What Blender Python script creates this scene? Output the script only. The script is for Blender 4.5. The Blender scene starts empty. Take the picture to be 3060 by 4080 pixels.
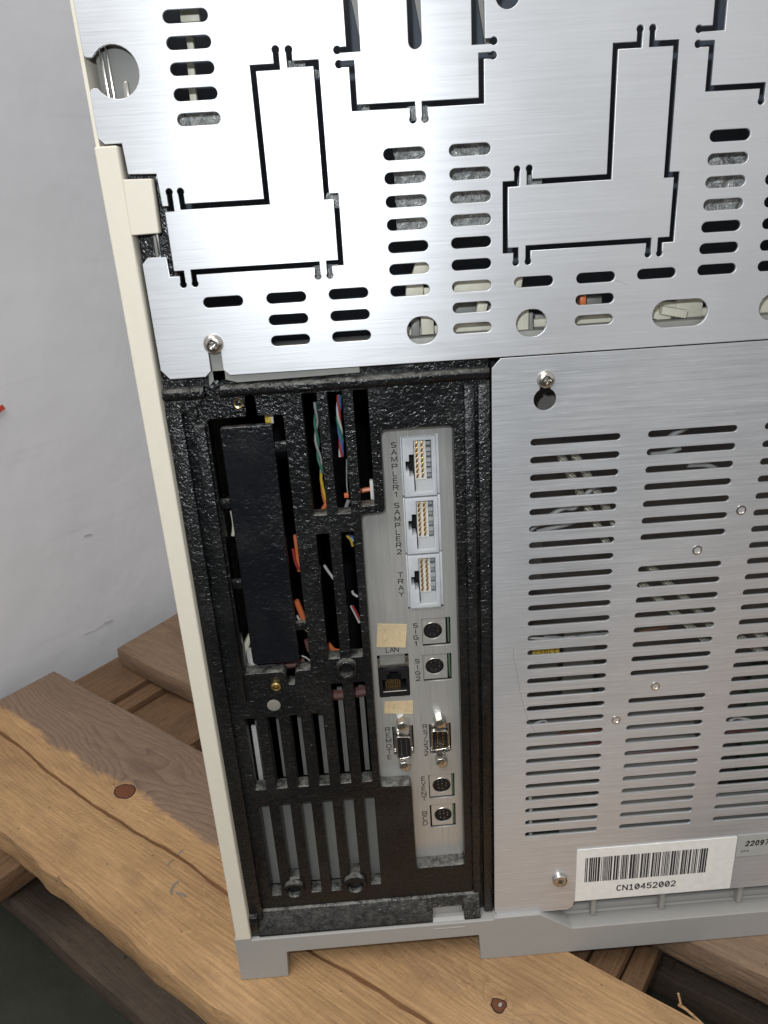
import bpy, bmesh, math, random
from mathutils import Vector, Matrix, noise

random.seed(7)
SC = bpy.context.scene
COL = SC.collection
S = 0.001                      # everything below is authored in millimetres
ZO = 567.0                     # height of the lens above the warehouse floor

# ------------------------------------------------------------------ camera
CR = Vector((0.99713204, -0.04885698, -0.05779876))
CU = Vector((0.07186754, 0.37188184, 0.9254939))
CF = Vector((0.02372252, 0.92699347, -0.37432653))
DIST = 325.0                   # lens to rear face of the machine
cd = bpy.data.cameras.new('camera')
cam = bpy.data.objects.new('camera', cd)
COL.objects.link(cam)
m = Matrix.Identity(4)
for i in range(3):
    m[i][0], m[i][1], m[i][2] = CR[i], CU[i], -CF[i]
m[1][3], m[2][3] = -DIST * S, ZO * S
cam.matrix_world = m
cd.sensor_fit = 'HORIZONTAL'
cd.sensor_width = 36.0
cd.lens = 36.0 * 3050 / 3060
cd.clip_start = 0.01
cd.clip_end = 50
SC.camera = cam

# ------------------------------------------------------------------ world, lamps, exposure
W = bpy.data.worlds.new('World')
SC.world = W
W.use_nodes = True
bg = W.node_tree.nodes['Background']
bg.inputs[0].default_value = (1.0, 0.985, 0.965, 1)
bg.inputs[1].default_value = 0.45


def lamp(name, kind, loc, energy, color, size=0.01, aim=None):
    l = bpy.data.lights.new(name, kind)
    l.energy = energy
    l.color = color
    if kind == 'AREA':
        l.shape = 'RECTANGLE'
        l.size = size[0]
        l.size_y = size[1]
    else:
        l.shadow_soft_size = size
    o = bpy.data.objects.new(name, l)
    COL.objects.link(o)
    o.location = Vector(loc) * S
    if aim is not None:
        d = (Vector(aim) - Vector(loc)).normalized()
        o.rotation_euler = d.to_track_quat('-Z', 'Y').to_euler()
    return o


# the phone's own flash, beside its lens
lamp('phone_flash', 'POINT', (-24, -335, ZO + 46), 2.5, (0.90, 0.96, 1.0), 0.006)
# weak warm strip lights of the store room, high up and behind the photographer
lamp('ceiling_light', 'AREA', (-900, -1200, 3000), 58, (1.0, 0.95, 0.88), (2.6, 1.4), (0, 100, 200))

vs = SC.view_settings
vs.view_transform = 'Standard'
vs.look = 'None'
vs.gamma = 1.0
vs.use_curve_mapping = False
vs.exposure = 0.35
SC.cycles.max_bounces = 8


# ------------------------------------------------------------------ materials
class NT:
    def __init__(self, name):
        self.m = bpy.data.materials.new(name)
        self.m.use_nodes = True
        self.t = self.m.node_tree
        self.b = self.t.nodes['Principled BSDF']

    def n(self, kind, **kw):
        n = self.t.nodes.new(kind)
        for k, v in kw.items():
            if k in n.inputs:
                n.inputs[k].default_value = v
            else:
                setattr(n, k, v)
        return n

    def l(self, a, b):
        self.t.links.new(a, b)

    def coords(self, scale=(1, 1, 1), src='Object'):
        tc = self.n('ShaderNodeTexCoord')
        mp = self.n('ShaderNodeMapping')
        mp.inputs['Scale'].default_value = scale
        self.l(tc.outputs[src], mp.inputs['Vector'])
        return mp.outputs[0]

    def noise(self, vec, scale, detail=3, rough=0.5, dist=0.0):
        n = self.n('ShaderNodeTexNoise')
        n.inputs['Scale'].default_value = scale
        n.inputs['Detail'].default_value = detail
        n.inputs['Roughness'].default_value = rough
        n.inputs['Distortion'].default_value = dist
        self.l(vec, n.inputs['Vector'])
        return n.outputs['Fac']

    def ramp(self, fac, stops):
        r = self.n('ShaderNodeValToRGB')
        e = r.color_ramp.elements
        while len(e) < len(stops):
            e.new(0.5)
        for i, (p, c) in enumerate(stops):
            e[i].position = p
            e[i].color = (*c, 1) if len(c) == 3 else c
        self.l(fac, r.inputs[0])
        return r.outputs[0]

    def rng(self, fac, a, b, c, d):
        r = self.n('ShaderNodeMapRange')
        for i, v in enumerate((a, b, c, d)):
            r.inputs[i + 1].default_value = v
        self.l(fac, r.inputs[0])
        return r.outputs[0]

    def mix(self, fac, a, b, mode='MIX'):
        r = self.n('ShaderNodeMix', data_type='RGBA', blend_type=mode)
        for s, v in ((0, fac), (6, a), (7, b)):
            if hasattr(v, 'is_output'):
                self.l(v, r.inputs[s])
            elif s == 0:
                r.inputs[s].default_value = v
            else:
                r.inputs[s].default_value = (*v, 1)
        return r.outputs[2]

    def math(self, op, a, b=0.0):
        r = self.n('ShaderNodeMath', operation=op)
        for s, v in ((0, a), (1, b)):
            if hasattr(v, 'is_output'):
                self.l(v, r.inputs[s])
            else:
                r.inputs[s].default_value = v
        return r.outputs[0]

    def bump(self, h, dist, strength=1.0, normal=None):
        b = self.n('ShaderNodeBump')
        b.inputs['Strength'].default_value = strength
        b.inputs['Distance'].default_value = dist
        self.l(h, b.inputs['Height'])
        if normal is not None:
            self.l(normal, b.inputs['Normal'])
        return b.outputs[0]

    def set(self, **kw):
        names = dict(color='Base Color', rough='Roughness', metal='Metallic', spec='Specular IOR Level',
                     normal='Normal', aniso='Anisotropic', coat='Coat Weight', trans='Transmission Weight', tangent='Tangent')
        for k, v in kw.items():
            s = self.b.inputs[names[k]]
            if hasattr(v, 'is_output'):
                self.l(v, s)
            elif k == 'color':
                s.default_value = (*v, 1)
            else:
                s.default_value = v
        return self.m


def simple(name, color, rough=0.5, metal=0.0, spec=0.5, var=1.0):
    t = NT(name)
    v = t.coords()
    f = t.noise(v, 260, 3)
    c = t.mix(f, tuple(x * (1 - .14 * var) for x in color), tuple(min(1, x * (1 + .1 * var)) for x in color))
    r = t.rng(f, 0.3, 0.7, max(0.02, rough - 0.06), min(1, rough + 0.06))
    return t.set(color=c, rough=r, metal=metal, spec=spec)


def brushed(name, tone, along='X', rough=0.40, metal=0.85, aniso=0.5, streak=0.16):
    """rolled sheet metal with fine grain along one axis, faint smears and scratches"""
    t = NT(name)
    sc = (14, 900, 900) if along == 'X' else (900, 900, 14)
    sc2 = (45, 2600, 2600) if along == 'X' else (2600, 2600, 45)
    fine = t.noise(t.coords(sc), 1.0, 3, 0.6)
    vf = t.noise(t.coords(sc2), 1.0, 2, 0.6)
    blot = t.noise(t.coords((9, 9, 9)), 1.0, 4, 0.6)
    g = t.math('ADD', t.math('MULTIPLY', fine, 0.55), t.math('MULTIPLY', vf, 0.45))
    c = t.ramp(g, [(0.30, tuple(x * (1 - streak) for x in tone)), (0.52, tone), (0.74, tuple(min(1, x * (1 + streak)) for x in tone))])
    c = t.mix(0.35, c, t.ramp(blot, [(0.3, tuple(x * 0.88 for x in tone)), (0.7, tuple(min(1, x * 1.06) for x in tone))]))
    r = t.math('ADD', t.rng(g, 0.3, 0.7, rough - 0.07, rough + 0.07), t.rng(blot, 0.3, 0.7, -0.06, 0.08))
    tan = t.n('ShaderNodeCombineXYZ')
    tan.inputs[2 if along == 'X' else 0].default_value = 1.0
    glint = t.rng(t.noise(t.coords((70, 1500, 1500) if along == 'X' else (1500, 1500, 70)), 1.0, 2, 0.6), 0.60, 0.72, 0.0, 1.0)
    c = t.mix(t.math('MULTIPLY', glint, min(0.5, streak * 2.4)), c, tuple(min(1, x * 1.45) for x in tone))
    nrm = t.bump(g, 0.00006, 0.7)
    return t.set(color=c, rough=r, metal=metal, aniso=aniso, tangent=tan.outputs[0], normal=nrm)


def black_plastic(name, crinkle=0.00105, size=360, dust=0.55, base=(0.0045, 0.005, 0.006), rough=0.21, smooth_to=0.45):
    """textured black moulding; grey dust and a painted sheen lie on the faces that look up"""
    t = NT(name)
    v = t.coords()
    n1 = t.noise(v, size, 2, 0.55, 1.3)
    n2 = t.noise(v, size * 2.1, 2, 0.5, 0.8)
    h = t.math('ADD', t.math('MULTIPLY', n2, 0.35), n1)
    patch = t.noise(v, 34, 4, 0.65)
    h = t.math('MULTIPLY', h, t.rng(t.noise(v, 15, 3, 0.6), 0.36, 0.60, smooth_to, 1.0))
    geo = t.n('ShaderNodeNewGeometry')
    sep = t.n('ShaderNodeSeparateXYZ')
    t.l(geo.outputs['Normal'], sep.inputs[0])
    up = t.rng(sep.outputs[2], 0.28, 0.85, 0.0, 1.0)  # reaches sloping faces too, so the grey also paints their sheen
    speck = t.rng(t.noise(v, 240, 3, 0.7), 0.38, 0.66, 0.15, 1.0)
    d = t.math('MULTIPLY', t.math('MULTIPLY', up, speck), dust)
    film = t.math('MULTIPLY', t.rng(patch, 0.45, 0.75, 0.0, 0.035), t.rng(t.noise(v, 700, 2), 0.4, 0.7, 0.2, 1))
    d = t.math('MAXIMUM', d, film)
    c = t.mix(d, base, (0.30, 0.295, 0.27))
    r = t.math('ADD', t.rng(patch, 0.3, 0.7, rough - 0.08, rough + 0.12), t.math('MULTIPLY', d, 0.5))
    return t.set(color=c, rough=r, spec=0.5, normal=t.bump(h, crinkle, 0.9))


M = {}
M['upper'] = brushed('zinc_sheet', (0.63, 0.645, 0.675), 'X', 0.40, 0.60, 0.40, 0.05)
M['lower'] = brushed('brushed_steel_sheet', (0.60, 0.62, 0.655), 'X', 0.36, 0.60, 0.4, 0.26)
M['plate'] = brushed('brushed_connector_plate', (0.51, 0.51, 0.495), 'Z', 0.34, 0.55, 0.4, 0.17)
M['bright'] = brushed('nickel_plating', (0.62, 0.60, 0.57), 'Z', 0.22, 1.0, 0.0, 0.06)
M['black'] = black_plastic('crinkled_black_moulding')
M['black_smooth'] = black_plastic('smooth_black_cover', 0.0010, 260, 0.30, (0.004, 0.0045, 0.007), 0.24, 0.06)
M['jack_black'] = simple('black_socket_plastic', (0.010, 0.010, 0.011), 0.5, 0.0, 0.25)
M['cream'] = simple('cream_plastic', (0.64, 0.60, 0.51), 0.55, 0.0, 0.5, 0.25)
M['base'] = simple('grey_base_plastic', (0.30, 0.295, 0.287), 0.5, 0.0, 0.5, 0.3)
M['jack'] = simple('light_grey_socket_plastic', (0.47, 0.49, 0.52), 0.45)
M['jack_dark'] = simple('grey_socket_inside', (0.30, 0.31, 0.32), 0.5)
M['jack_light'] = simple('pale_socket_insulator', (0.62, 0.61, 0.58), 0.5)
M['gold'] = simple('gold_contact', (0.75, 0.50, 0.20), 0.25, 1.0)
M['brass'] = simple('brass_insert', (0.45, 0.34, 0.14), 0.3, 1.0)
M['steel'] = simple('screw_steel', (0.60, 0.57, 0.53), 0.24, 1.0)
M['dark_steel'] = simple('dark_steel', (0.20, 0.20, 0.20), 0.4, 0.8)
M['ink'] = simple('black_print', (0.02, 0.02, 0.022), 0.6)
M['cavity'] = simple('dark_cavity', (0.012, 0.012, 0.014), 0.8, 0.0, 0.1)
M['gap_floor'] = simple('dusty_inner_sheet', (0.23, 0.23, 0.215), 0.6)
M['inner_grey'] = simple('inner_grey_sheet', (0.24, 0.24, 0.225), 0.55, 0.2)
M['inner_dark'] = simple('inner_brown_sheet', (0.15, 0.138, 0.128), 0.6)
M['inner_cream'] = simple('inner_cream_plastic', (0.66, 0.63, 0.52), 0.5)
M['pcb'] = simple('green_circuit_board', (0.07, 0.11, 0.075), 0.4)
M['label'] = simple('white_label_vinyl', (0.74, 0.74, 0.72), 0.45)
M['label_grey'] = simple('grey_label_vinyl', (0.36, 0.37, 0.36), 0.45)
M['pencil'] = simple('faded_pen', (0.58, 0.44, 0.26), 0.8)
M['pen'] = simple('blue_grey_marker', (0.19, 0.165, 0.14), 0.8)
for nm, c in dict(orange=(0.62, 0.17, 0.06), red=(0.34, 0.035, 0.04), white=(0.55, 0.54, 0.52), green=(0.035, 0.16, 0.10),
                  blue=(0.06, 0.13, 0.32), yellow=(0.60, 0.42, 0.05), pink=(0.17, 0.075, 0.068), grey=(0.3, 0.3, 0.3),
                  brown=(0.16, 0.07, 0.04)).items():
    M['w_' + nm] = simple(nm + '_wire', c, 0.4)


def mk_paper():
    t = NT('aged_cream_note_paper')
    v = t.coords()
    f = t.noise(v, 60, 4, 0.6)
    c = t.ramp(f, [(0.3, (0.80, 0.67, 0.44)), (0.7, (0.88, 0.76, 0.53))])
    return t.set(color=c, rough=0.75, normal=t.bump(t.noise(v, 900, 3), 0.0001, 0.4))


def mk_foil():
    t = NT('crumpled_foil')
    v = t.coords()
    f = t.noise(v, 330, 4, 0.65, 0.6)
    c = t.ramp(f, [(0.3, (0.26, 0.27, 0.28)), (0.7, (0.60, 0.60, 0.57))])
    return t.set(color=c, rough=0.42, metal=0.55, normal=t.bump(f, 0.0022, 1.0))


def mk_braid():
    t = NT('braided_white_sleeve')
    w = t.n('ShaderNodeTexWave', wave_type='BANDS', bands_direction='DIAGONAL')
    w.inputs['Scale'].default_value = 420
    w.inputs['Distortion'].default_value = 3
    t.l(t.coords(), w.inputs['Vector'])
    c = t.ramp(w.outputs['Fac'], [(0.2, (0.30, 0.28, 0.22)), (0.7, (0.62, 0.60, 0.52))])
    return t.set(color=c, rough=0.7, normal=t.bump(w.outputs['Fac'], 0.0008, 0.8))


M['paper'] = mk_paper()
M['foil'] = mk_foil()
M['braid'] = mk_braid()


def wood(name, light, dark, knots=(), split=None, ring=1.0, seed=0.0, dirt=0.35):
    """sawn softwood: local x runs along the board; rings swerve round the knots"""
    t = NT(name)
    tc = t.n('ShaderNodeTexCoord')
    off = t.n('ShaderNodeVectorMath', operation='ADD')
    off.inputs[1].default_value = (seed, seed * 0.37, 0)
    t.l(tc.outputs['Object'], off.inputs[0])
    sep = t.n('ShaderNodeSeparateXYZ')
    t.l(tc.outputs['Object'], sep.inputs[0])
    vec = off.outputs[0]

    def sc(x, y, z):
        mp = t.n('ShaderNodeMapping')
        mp.inputs['Scale'].default_value = (x, y, z)
        t.l(vec, mp.inputs['Vector'])
        return mp.outputs[0]
    warp = t.noise(sc(5, 16, 16), 1.0, 3, 0.5)
    y = t.math('ADD', sep.outputs[1], t.math('MULTIPLY', warp, 0.055))
    for (kx, ky, kr) in knots:
        dv = t.n('ShaderNodeVectorMath', operation='SUBTRACT')
        dv.inputs[1].default_value = (kx * S, ky * S, 0)
        t.l(tc.outputs['Object'], dv.inputs[0])
        mp = t.n('ShaderNodeMapping')
        mp.inputs['Scale'].default_value = (0.45, 1, 0)
        t.l(dv.outputs[0], mp.inputs['Vector'])
        ln = t.n('ShaderNodeVectorMath', operation='LENGTH')
        t.l(mp.outputs[0], ln.inputs[0])
        pull = t.math('DIVIDE', kr * S * 1.3 * kr * S * 9, t.math('ADD', ln.outputs['Value'], kr * S * 2.0))
        y = t.math('ADD', y, pull)
    rings = t.math('FRACT', t.math('MULTIPLY', y, 150.0 * ring))
    rings = t.rng(rings, 0.0, 1.0, 0.0, 1.0)
    late = t.math('POWER', rings, 2.2)
    fib = t.noise(sc(22, 520, 520), 1.0, 4, 0.65)
    blot = t.noise(sc(11, 24, 24), 1.0, 4, 0.6)
    saw = t.noise(sc(420, 30, 30), 1.0, 2, 0.6)
    c = t.ramp(fib, [(0.25, tuple(x * 0.66 for x in light)), (0.75, tuple(min(1, x * 1.16) for x in light))])
    c = t.mix(t.math('MULTIPLY', late, t.rng(blot, 0.35, 0.65, 0.08, 0.40)), c, dark)
    stain = t.noise(sc(30, 60, 60), 1.0, 5, 0.7)
    c = t.mix(t.rng(stain, 0.54, 0.72, 0.0, 0.55), c, tuple(x * 0.55 for x in light))
    scuff = t.noise(sc(60, 60, 60), 1.0, 4, 0.75, 1.5)
    c = t.mix(t.rng(scuff, 0.58, 0.72, 0.0, 0.45), c, tuple(min(1, x * 1.35) for x in light))
    c = t.mix(t.rng(blot, 0.40, 0.78, 0.0, dirt), c, (dark[0] * 0.62, dark[1] * 0.60, dark[2] * 0.60))
    spk = t.rng(t.noise(sc(150, 210, 210), 1.0, 3, 0.6), 0.68, 0.76, 0.0, 0.75)
    c = t.mix(spk, c, tuple(x * 0.35 for x in dark))
    if split is not None:
        # grey-brown weathered half of the board, with an uneven border
        nz_ = t.math('SUBTRACT', t.noise(sc(14, 26, 26), 1.0, 5, 0.65), 0.5)
        e = t.math('ADD', sep.outputs[1], t.math('MULTIPLY', nz_, 0.034))
        f = t.rng(e, split[0] * S, split[1] * S, 0.0, 0.95)
        f = t.math('MULTIPLY', f, t.rng(sep.outputs[0], split[2] * S, split[3] * S, 1.0, 0.12))
        wc = t.mix(t.math('MULTIPLY', late, 0.75), (0.19, 0.130, 0.094), (0.085, 0.052, 0.038))
        wc = t.mix(t.rng(fib, 0.3, 0.7, 0, 0.4), wc, (0.215, 0.155, 0.112))
        wc = t.mix(t.rng(blot, 0.50, 0.70, 0.0, 0.6), wc, (0.13, 0.095, 0.072))
        c = t.mix(f, c, wc)
    fine = t.noise(sc(34, 1100, 1100), 1.0, 3, 0.7)
    c = t.mix(t.rng(fine, 0.58, 0.70, 0.0, 0.32), c, tuple(x * 0.55 for x in dark))
    c = t.mix(t.rng(fine, 0.42, 0.30, 0.0, 0.2), c, tuple(min(1, x * 1.3) for x in light))
    dent = t.noise(sc(70, 110, 110), 1.0, 3, 0.6)
    h = t.math('ADD', t.math('ADD', t.math('MULTIPLY', fib, 0.6), t.math('MULTIPLY', dent, 0.9)), t.math('ADD', t.math('MULTIPLY', late, 0.5), t.math('MULTIPLY', saw, 0.35)))
    return t.set(color=c, rough=t.rng(fib, 0.3, 0.7, 0.55, 0.75), spec=0.3, normal=t.bump(h, 0.0015, 0.85))


def mk_wall():
    t = NT('off_white_wall_paint')
    v = t.coords()
    f = t.noise(v, 5, 4, 0.55)
    c = t.ramp(f, [(0.3, (0.68, 0.695, 0.75)), (0.7, (0.75, 0.765, 0.82))])
    sm = t.n('ShaderNodeMapping')
    sm.inputs['Scale'].default_value = (3.2, 3.2, 60)
    t.l(v, sm.inputs['Vector'])
    st = t.noise(sm.outputs[0], 1.0, 3, 0.6)
    c = t.mix(t.rng(st, 0.62, 0.80, 0.0, 0.22), c, (0.42, 0.40, 0.38))
    h = t.noise(v, 14, 3, 0.5)
    return t.set(color=c, rough=0.6, normal=t.bump(h, 0.006, 0.35))


def mk_floor():
    t = NT('dark_green_floor_coating')
    v = t.coords()
    f = t.noise(v, 18, 5, 0.65)
    c = t.ramp(f, [(0.3, (0.013, 0.0145, 0.010)), (0.7, (0.026, 0.027, 0.019))])
    sp = t.rng(t.noise(v, 420, 2), 0.68, 0.78, 0.0, 0.35)
    c = t.mix(sp, c, (0.16, 0.14, 0.10))
    return t.set(color=c, rough=0.62, normal=t.bump(f, 0.002, 0.4))


M['wall'] = mk_wall()
M['floor'] = mk_floor()


# ------------------------------------------------------------------ mesh helpers
def V3(x, y, z):
    """machine millimetres (z measured from the lens height) to world metres"""
    return Vector((x * S, y * S, (z + ZO) * S))


def smooth(me, angle=40):
    for p in me.polygons:
        p.use_smooth = True
    try:
        me.set_sharp_from_angle(angle=math.radians(angle))
    except Exception:
        pass


def link(name, me, mat, parent=None, loc=None, kind=None, flat=False):
    o = bpy.data.objects.new(name, me)
    COL.objects.link(o)
    if mat is not None and not me.materials:
        me.materials.append(mat)
    if not flat:
        smooth(me)
    if loc is not None:
        o.location = loc
    if parent is not None:
        o.parent = parent
        o.matrix_parent_inverse = WM[parent.name].inverted()
    WM[o.name] = Matrix.Translation(o.location)
    if kind:
        o['kind'] = kind
    return o


WM = {}


def thing(name, label, cat, loc, group=None):
    o = bpy.data.objects.new(name, None)
    COL.objects.link(o)
    o.empty_display_size = 0.02
    o.location = loc
    WM[o.name] = Matrix.Translation(loc)
    o['label'] = label
    o['category'] = cat
    if group:
        o['group'] = group
    return o


def tomesh(bm, name='part'):
    me = bpy.data.meshes.new(name)
    bmesh.ops.recalc_face_normals(bm, faces=bm.faces[:])
    bm.to_mesh(me)
    bm.free()
    return me


def bm_box(bm, x0, x1, y0, y1, z0, z1, bevel=0.0, seg=2):
    g = bmesh.ops.create_cube(bm, size=1)
    vs_ = g['verts']
    for v in vs_:
        v.co = V3(x0 + (v.co.x + .5) * (x1 - x0), y0 + (v.co.y + .5) * (y1 - y0), z0 + (v.co.z + .5) * (z1 - z0))
    if bevel > 0:
        es = list({e for v in vs_ for e in v.link_edges})
        bmesh.ops.bevel(bm, geom=es, offset=bevel * S, segments=seg, profile=0.5, affect='EDGES')
    return vs_


def box(name, parent, mat, x0, x1, y0, y1, z0, z1, bevel=0.2):
    bm = bmesh.new()
    bm_box(bm, x0, x1, y0, y1, z0, z1, bevel)
    return link(name, tomesh(bm, name), mat, parent)


def bm_cyl(bm, x, z, r, y0, y1, seg=24, r1=None, sides_rot=0.0):
    """cylinder along y (towards the viewer is -y)"""
    r1 = r if r1 is None else r1
    a = [bm.verts.new(V3(x + r * math.cos(2 * math.pi * i / seg + sides_rot), y0, z + r * math.sin(2 * math.pi * i / seg + sides_rot))) for i in range(seg)]
    b = [bm.verts.new(V3(x + r1 * math.cos(2 * math.pi * i / seg + sides_rot), y1, z + r1 * math.sin(2 * math.pi * i / seg + sides_rot))) for i in range(seg)]
    bm.faces.new(a)
    bm.faces.new(b[::-1])
    for i in range(seg):
        j = (i + 1) % seg
        bm.faces.new((a[i], a[j], b[j], b[i]))


def cyl(name, parent, mat, x, z, r, y0, y1, seg=24, r1=None):
    bm = bmesh.new()
    bm_cyl(bm, x, z, r, y0, y1, seg, r1)
    return link(name, tomesh(bm, name), mat, parent)


def lathe_mesh(profile, seg=28, name='lathe'):
    """profile of (radius, y) in mm about a y axis through the origin, y towards the machine"""
    bm = bmesh.new()
    rings = []
    for r, y in profile:
        if r < 1e-6:
            rings.append([bm.verts.new((0, y * S, 0))])
        else:
            rings.append([bm.verts.new((r * S * math.cos(2 * math.pi * i / seg), y * S, r * S * math.sin(2 * math.pi * i / seg))) for i in range(seg)])
    for a, b in zip(rings, rings[1:]):
        for i in range(seg):
            j = (i + 1) % seg
            f = [a[i % len(a)], a[j % len(a)], b[j % len(b)], b[i % len(b)]]
            u = []
            for v in f:
                if v not in u:
                    u.append(v)
            if len(u) > 2:
                try:
                    bm.faces.new(u)
                except ValueError:
                    pass
    return tomesh(bm, name)


def lathe(name, parent, mat, x, y, z, profile, seg=28):
    return link(name, lathe_mesh(profile, seg, name), mat, parent, V3(x, y, z))


def plate_mesh(outer, holes, y, t, bevel=0.0, name='plate'):
    """sheet in the x-z plane, front face at y, thickness t, real openings"""
    cu = bpy.data.curves.new(name, 'CURVE')
    cu.dimensions = '2D'
    cu.fill_mode = 'BOTH'
    cu.extrude = (t / 2 - bevel) * S
    cu.bevel_depth = bevel * S
    cu.bevel_resolution = 1
    cu.offset = -bevel * S
    for loop in [outer] + list(holes):
        sp = cu.splines.new('POLY')
        sp.points.add(len(loop) - 1)
        for pt, (x, z) in zip(sp.points, loop):
            pt.co = (x * S, z * S, 0, 1)
        sp.use_cyclic_u = True
    tmp = bpy.data.objects.new('tmp', cu)
    me = bpy.data.meshes.new_from_object(tmp)
    bpy.data.objects.remove(tmp)
    bpy.data.curves.remove(cu)
    for v in me.vertices:
        x, z, d = v.co
        v.co = (x, (y + t / 2) * S - d, z + ZO * S)
    # mapping (x,z,d)->(x,-d,z) keeps handedness
    bm = bmesh.new()
    bm.from_mesh(me)
    bmesh.ops.remove_doubles(bm, verts=bm.verts[:], dist=1e-7)
    bmesh.ops.recalc_face_normals(bm, faces=bm.faces[:])
    bm.to_mesh(me)
    bm.free()
    me.name = name
    return me


def plate(name, parent, mat, outer, holes, y, t, bevel=0.0):
    return link(name, plate_mesh(outer, holes, y, t, bevel, name), mat, parent, flat=True)


def arc(cx, cz, r, a0, a1, n):
    return [(cx + r * math.cos(math.radians(a0 + (a1 - a0) * i / n)), cz + r * math.sin(math.radians(a0 + (a1 - a0) * i / n))) for i in range(n + 1)]


def circle(cx, cz, r, n=28):
    return arc(cx, cz, r, 0, 360 * (n - 1) / n, n - 1)


def stadium(cx, cz, w, h, n=7):
    r = h / 2
    return arc(cx + w / 2 - r, cz, r, -90, 90, n) + arc(cx - w / 2 + r, cz, r, 90, 270, n)


def rrect(x0, x1, z0, z1, r, n=4):
    return (arc(x1 - r, z1 - r, r, 0, 90, n) + arc(x0 + r, z1 - r, r, 90, 180, n) +
            arc(x0 + r, z0 + r, r, 180, 270, n) + arc(x1 - r, z0 + r, r, 270, 360, n))


def rpoly(pts, r, n=4):
    """polygon with each corner rounded by radius r"""
    out = []
    k = len(pts)
    for i in range(k):
        p, a, b = Vector(pts[i]), Vector(pts[i - 1]), Vector(pts[(i + 1) % k])
        da, db = (a - p), (b - p)
        rr = min(r, da.length * .45, db.length * .45)
        s, e = p + da.normalized() * rr, p + db.normalized() * rr
        for j in range(n + 1):
            u = j / n
            q = s * (1 - u) ** 2 + p * 2 * u * (1 - u) + e * u * u
            out.append((q.x, q.y))
    return out


def stroke(pts, w, bulbs=(None, None)):
    """outline of an open polyline drawn with width w; an end may carry a round bulb (dog-bone relief)"""
    P = [Vector(p) for p in pts]
    n = len(P)
    left, right = [], []
    for i in range(n):
        d0 = (P[i] - P[i - 1]).normalized() if i > 0 else None
        d1 = (P[i + 1] - P[i]).normalized() if i < n - 1 else None
        if d0 is None:
            d0 = d1
        if d1 is None:
            d1 = d0
        n0, n1 = Vector((-d0.y, d0.x)), Vector((-d1.y, d1.x))
        mm = (n0 + n1)
        mm = mm / max(0.3, (1 + n0.dot(n1))) if mm.length > 1e-6 else n0
        left.append(P[i] + mm * w / 2)
        right.append(P[i] - mm * w / 2)

    def cap(c, d, r):
        """arc round bulb centre c; d is the direction pointing out of the stroke"""
        base = math.degrees(math.atan2(d.y, d.x))
        h = math.degrees(math.asin(min(1, w / 2 / r)))
        return [Vector(q) for q in arc(c.x, c.y, r, base - 180 + h, base + 180 - h, 12)]
    out = []
    if bulbs[0]:
        c0 = cap(P[0], (P[0] - P[1]).normalized(), bulbs[0])
        out += c0
        left = left[1:]
        right = right[1:]
    else:
        out += [left[0], right[0]]
        left, right = left[1:], right[1:]
    # after start cap we walk the right-hand... order: cap ends on the side met first
    last_l, last_r = left[-1], right[-1]
    if bulbs[1]:
        c1 = cap(P[-1], (P[-1] - P[-2]).normalized(), bulbs[1])
    else:
        c1 = [last_r, last_l] if False else []
    endside = out[-1]
    d = (P[1] - P[0]).normalized()
    on_left = (endside - P[0]).dot(Vector((-d.y, d.x))) > 0
    a, b = (left, right) if on_left else (right, left)
    if bulbs[1]:
        de = (P[-1] - P[-2]).normalized()
        sgn = (c1[0] - P[-1]).dot(Vector((-de.y, de.x))) > 0
        if sgn != on_left:
            c1 = c1[::-1]
        out += a[:-1] + c1 + b[:-1][::-1]
    else:
        out += a + b[::-1]
    return [(q.x, q.y) for q in out]


def tube_mesh(pts, r, seg=8, name='tube', sm=4, flat=1.0):
    P = [Vector(p) for p in pts]
    if sm > 1 and len(P) > 2:
        Q = []
        for i in range(len(P) - 1):
            p0, p1, p2, p3 = P[max(i - 1, 0)], P[i], P[i + 1], P[min(i + 2, len(P) - 1)]
            for j in range(sm):
                u = j / sm
                Q.append(0.5 * ((2 * p1) + (p2 - p0) * u + (2 * p0 - 5 * p1 + 4 * p2 - p3) * u * u + (3 * p1 - p0 - 3 * p2 + p3) * u ** 3))
        Q.append(P[-1])
        P = Q
    bm = bmesh.new()
    rings = []
    up = Vector((0, 1, 0.001))
    for i, p in enumerate(P):
        d = (P[min(i + 1, len(P) - 1)] - P[max(i - 1, 0)]).normalized()
        s = d.cross(up)
        if s.length < 1e-4:
            s = d.cross(Vector((1, 0, 0)))
        s.normalize()
        t = s.cross(d)
        rings.append([bm.verts.new(V3(*(p + s * r * math.cos(2 * math.pi * k / seg) + t * r * flat * math.sin(2 * math.pi * k / seg)))) for k in range(seg)])
    for a, b in zip(rings, rings[1:]):
        for k in range(seg):
            bm.faces.new((a[k], a[(k + 1) % seg], b[(k + 1) % seg], b[k]))
    bm.faces.new(rings[0])
    bm.faces.new(rings[-1][::-1])
    return tomesh(bm, name)


def tube(name, parent, mat, pts, r, seg=8, flat=1.0):
    return link(name, tube_mesh(pts, r, seg, name, flat=flat), mat, parent)


def prism(name, parent, mat, prof, x0, x1, bevel=0.0):
    """profile of (y, z) swept along x"""
    bm = bmesh.new()
    a = [bm.verts.new(V3(x0, y, z)) for y, z in prof]
    b = [bm.verts.new(V3(x1, y, z)) for y, z in prof]
    bm.faces.new(a)
    bm.faces.new(b[::-1])
    n = len(prof)
    for i in range(n):
        j = (i + 1) % n
        bm.faces.new((a[i], b[i], b[j], a[j]))
    if bevel:
        bmesh.ops.bevel(bm, geom=bm.edges[:], offset=bevel * S, segments=2, profile=0.5, affect='EDGES')
    return link(name, tomesh(bm, name), mat, parent)


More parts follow.
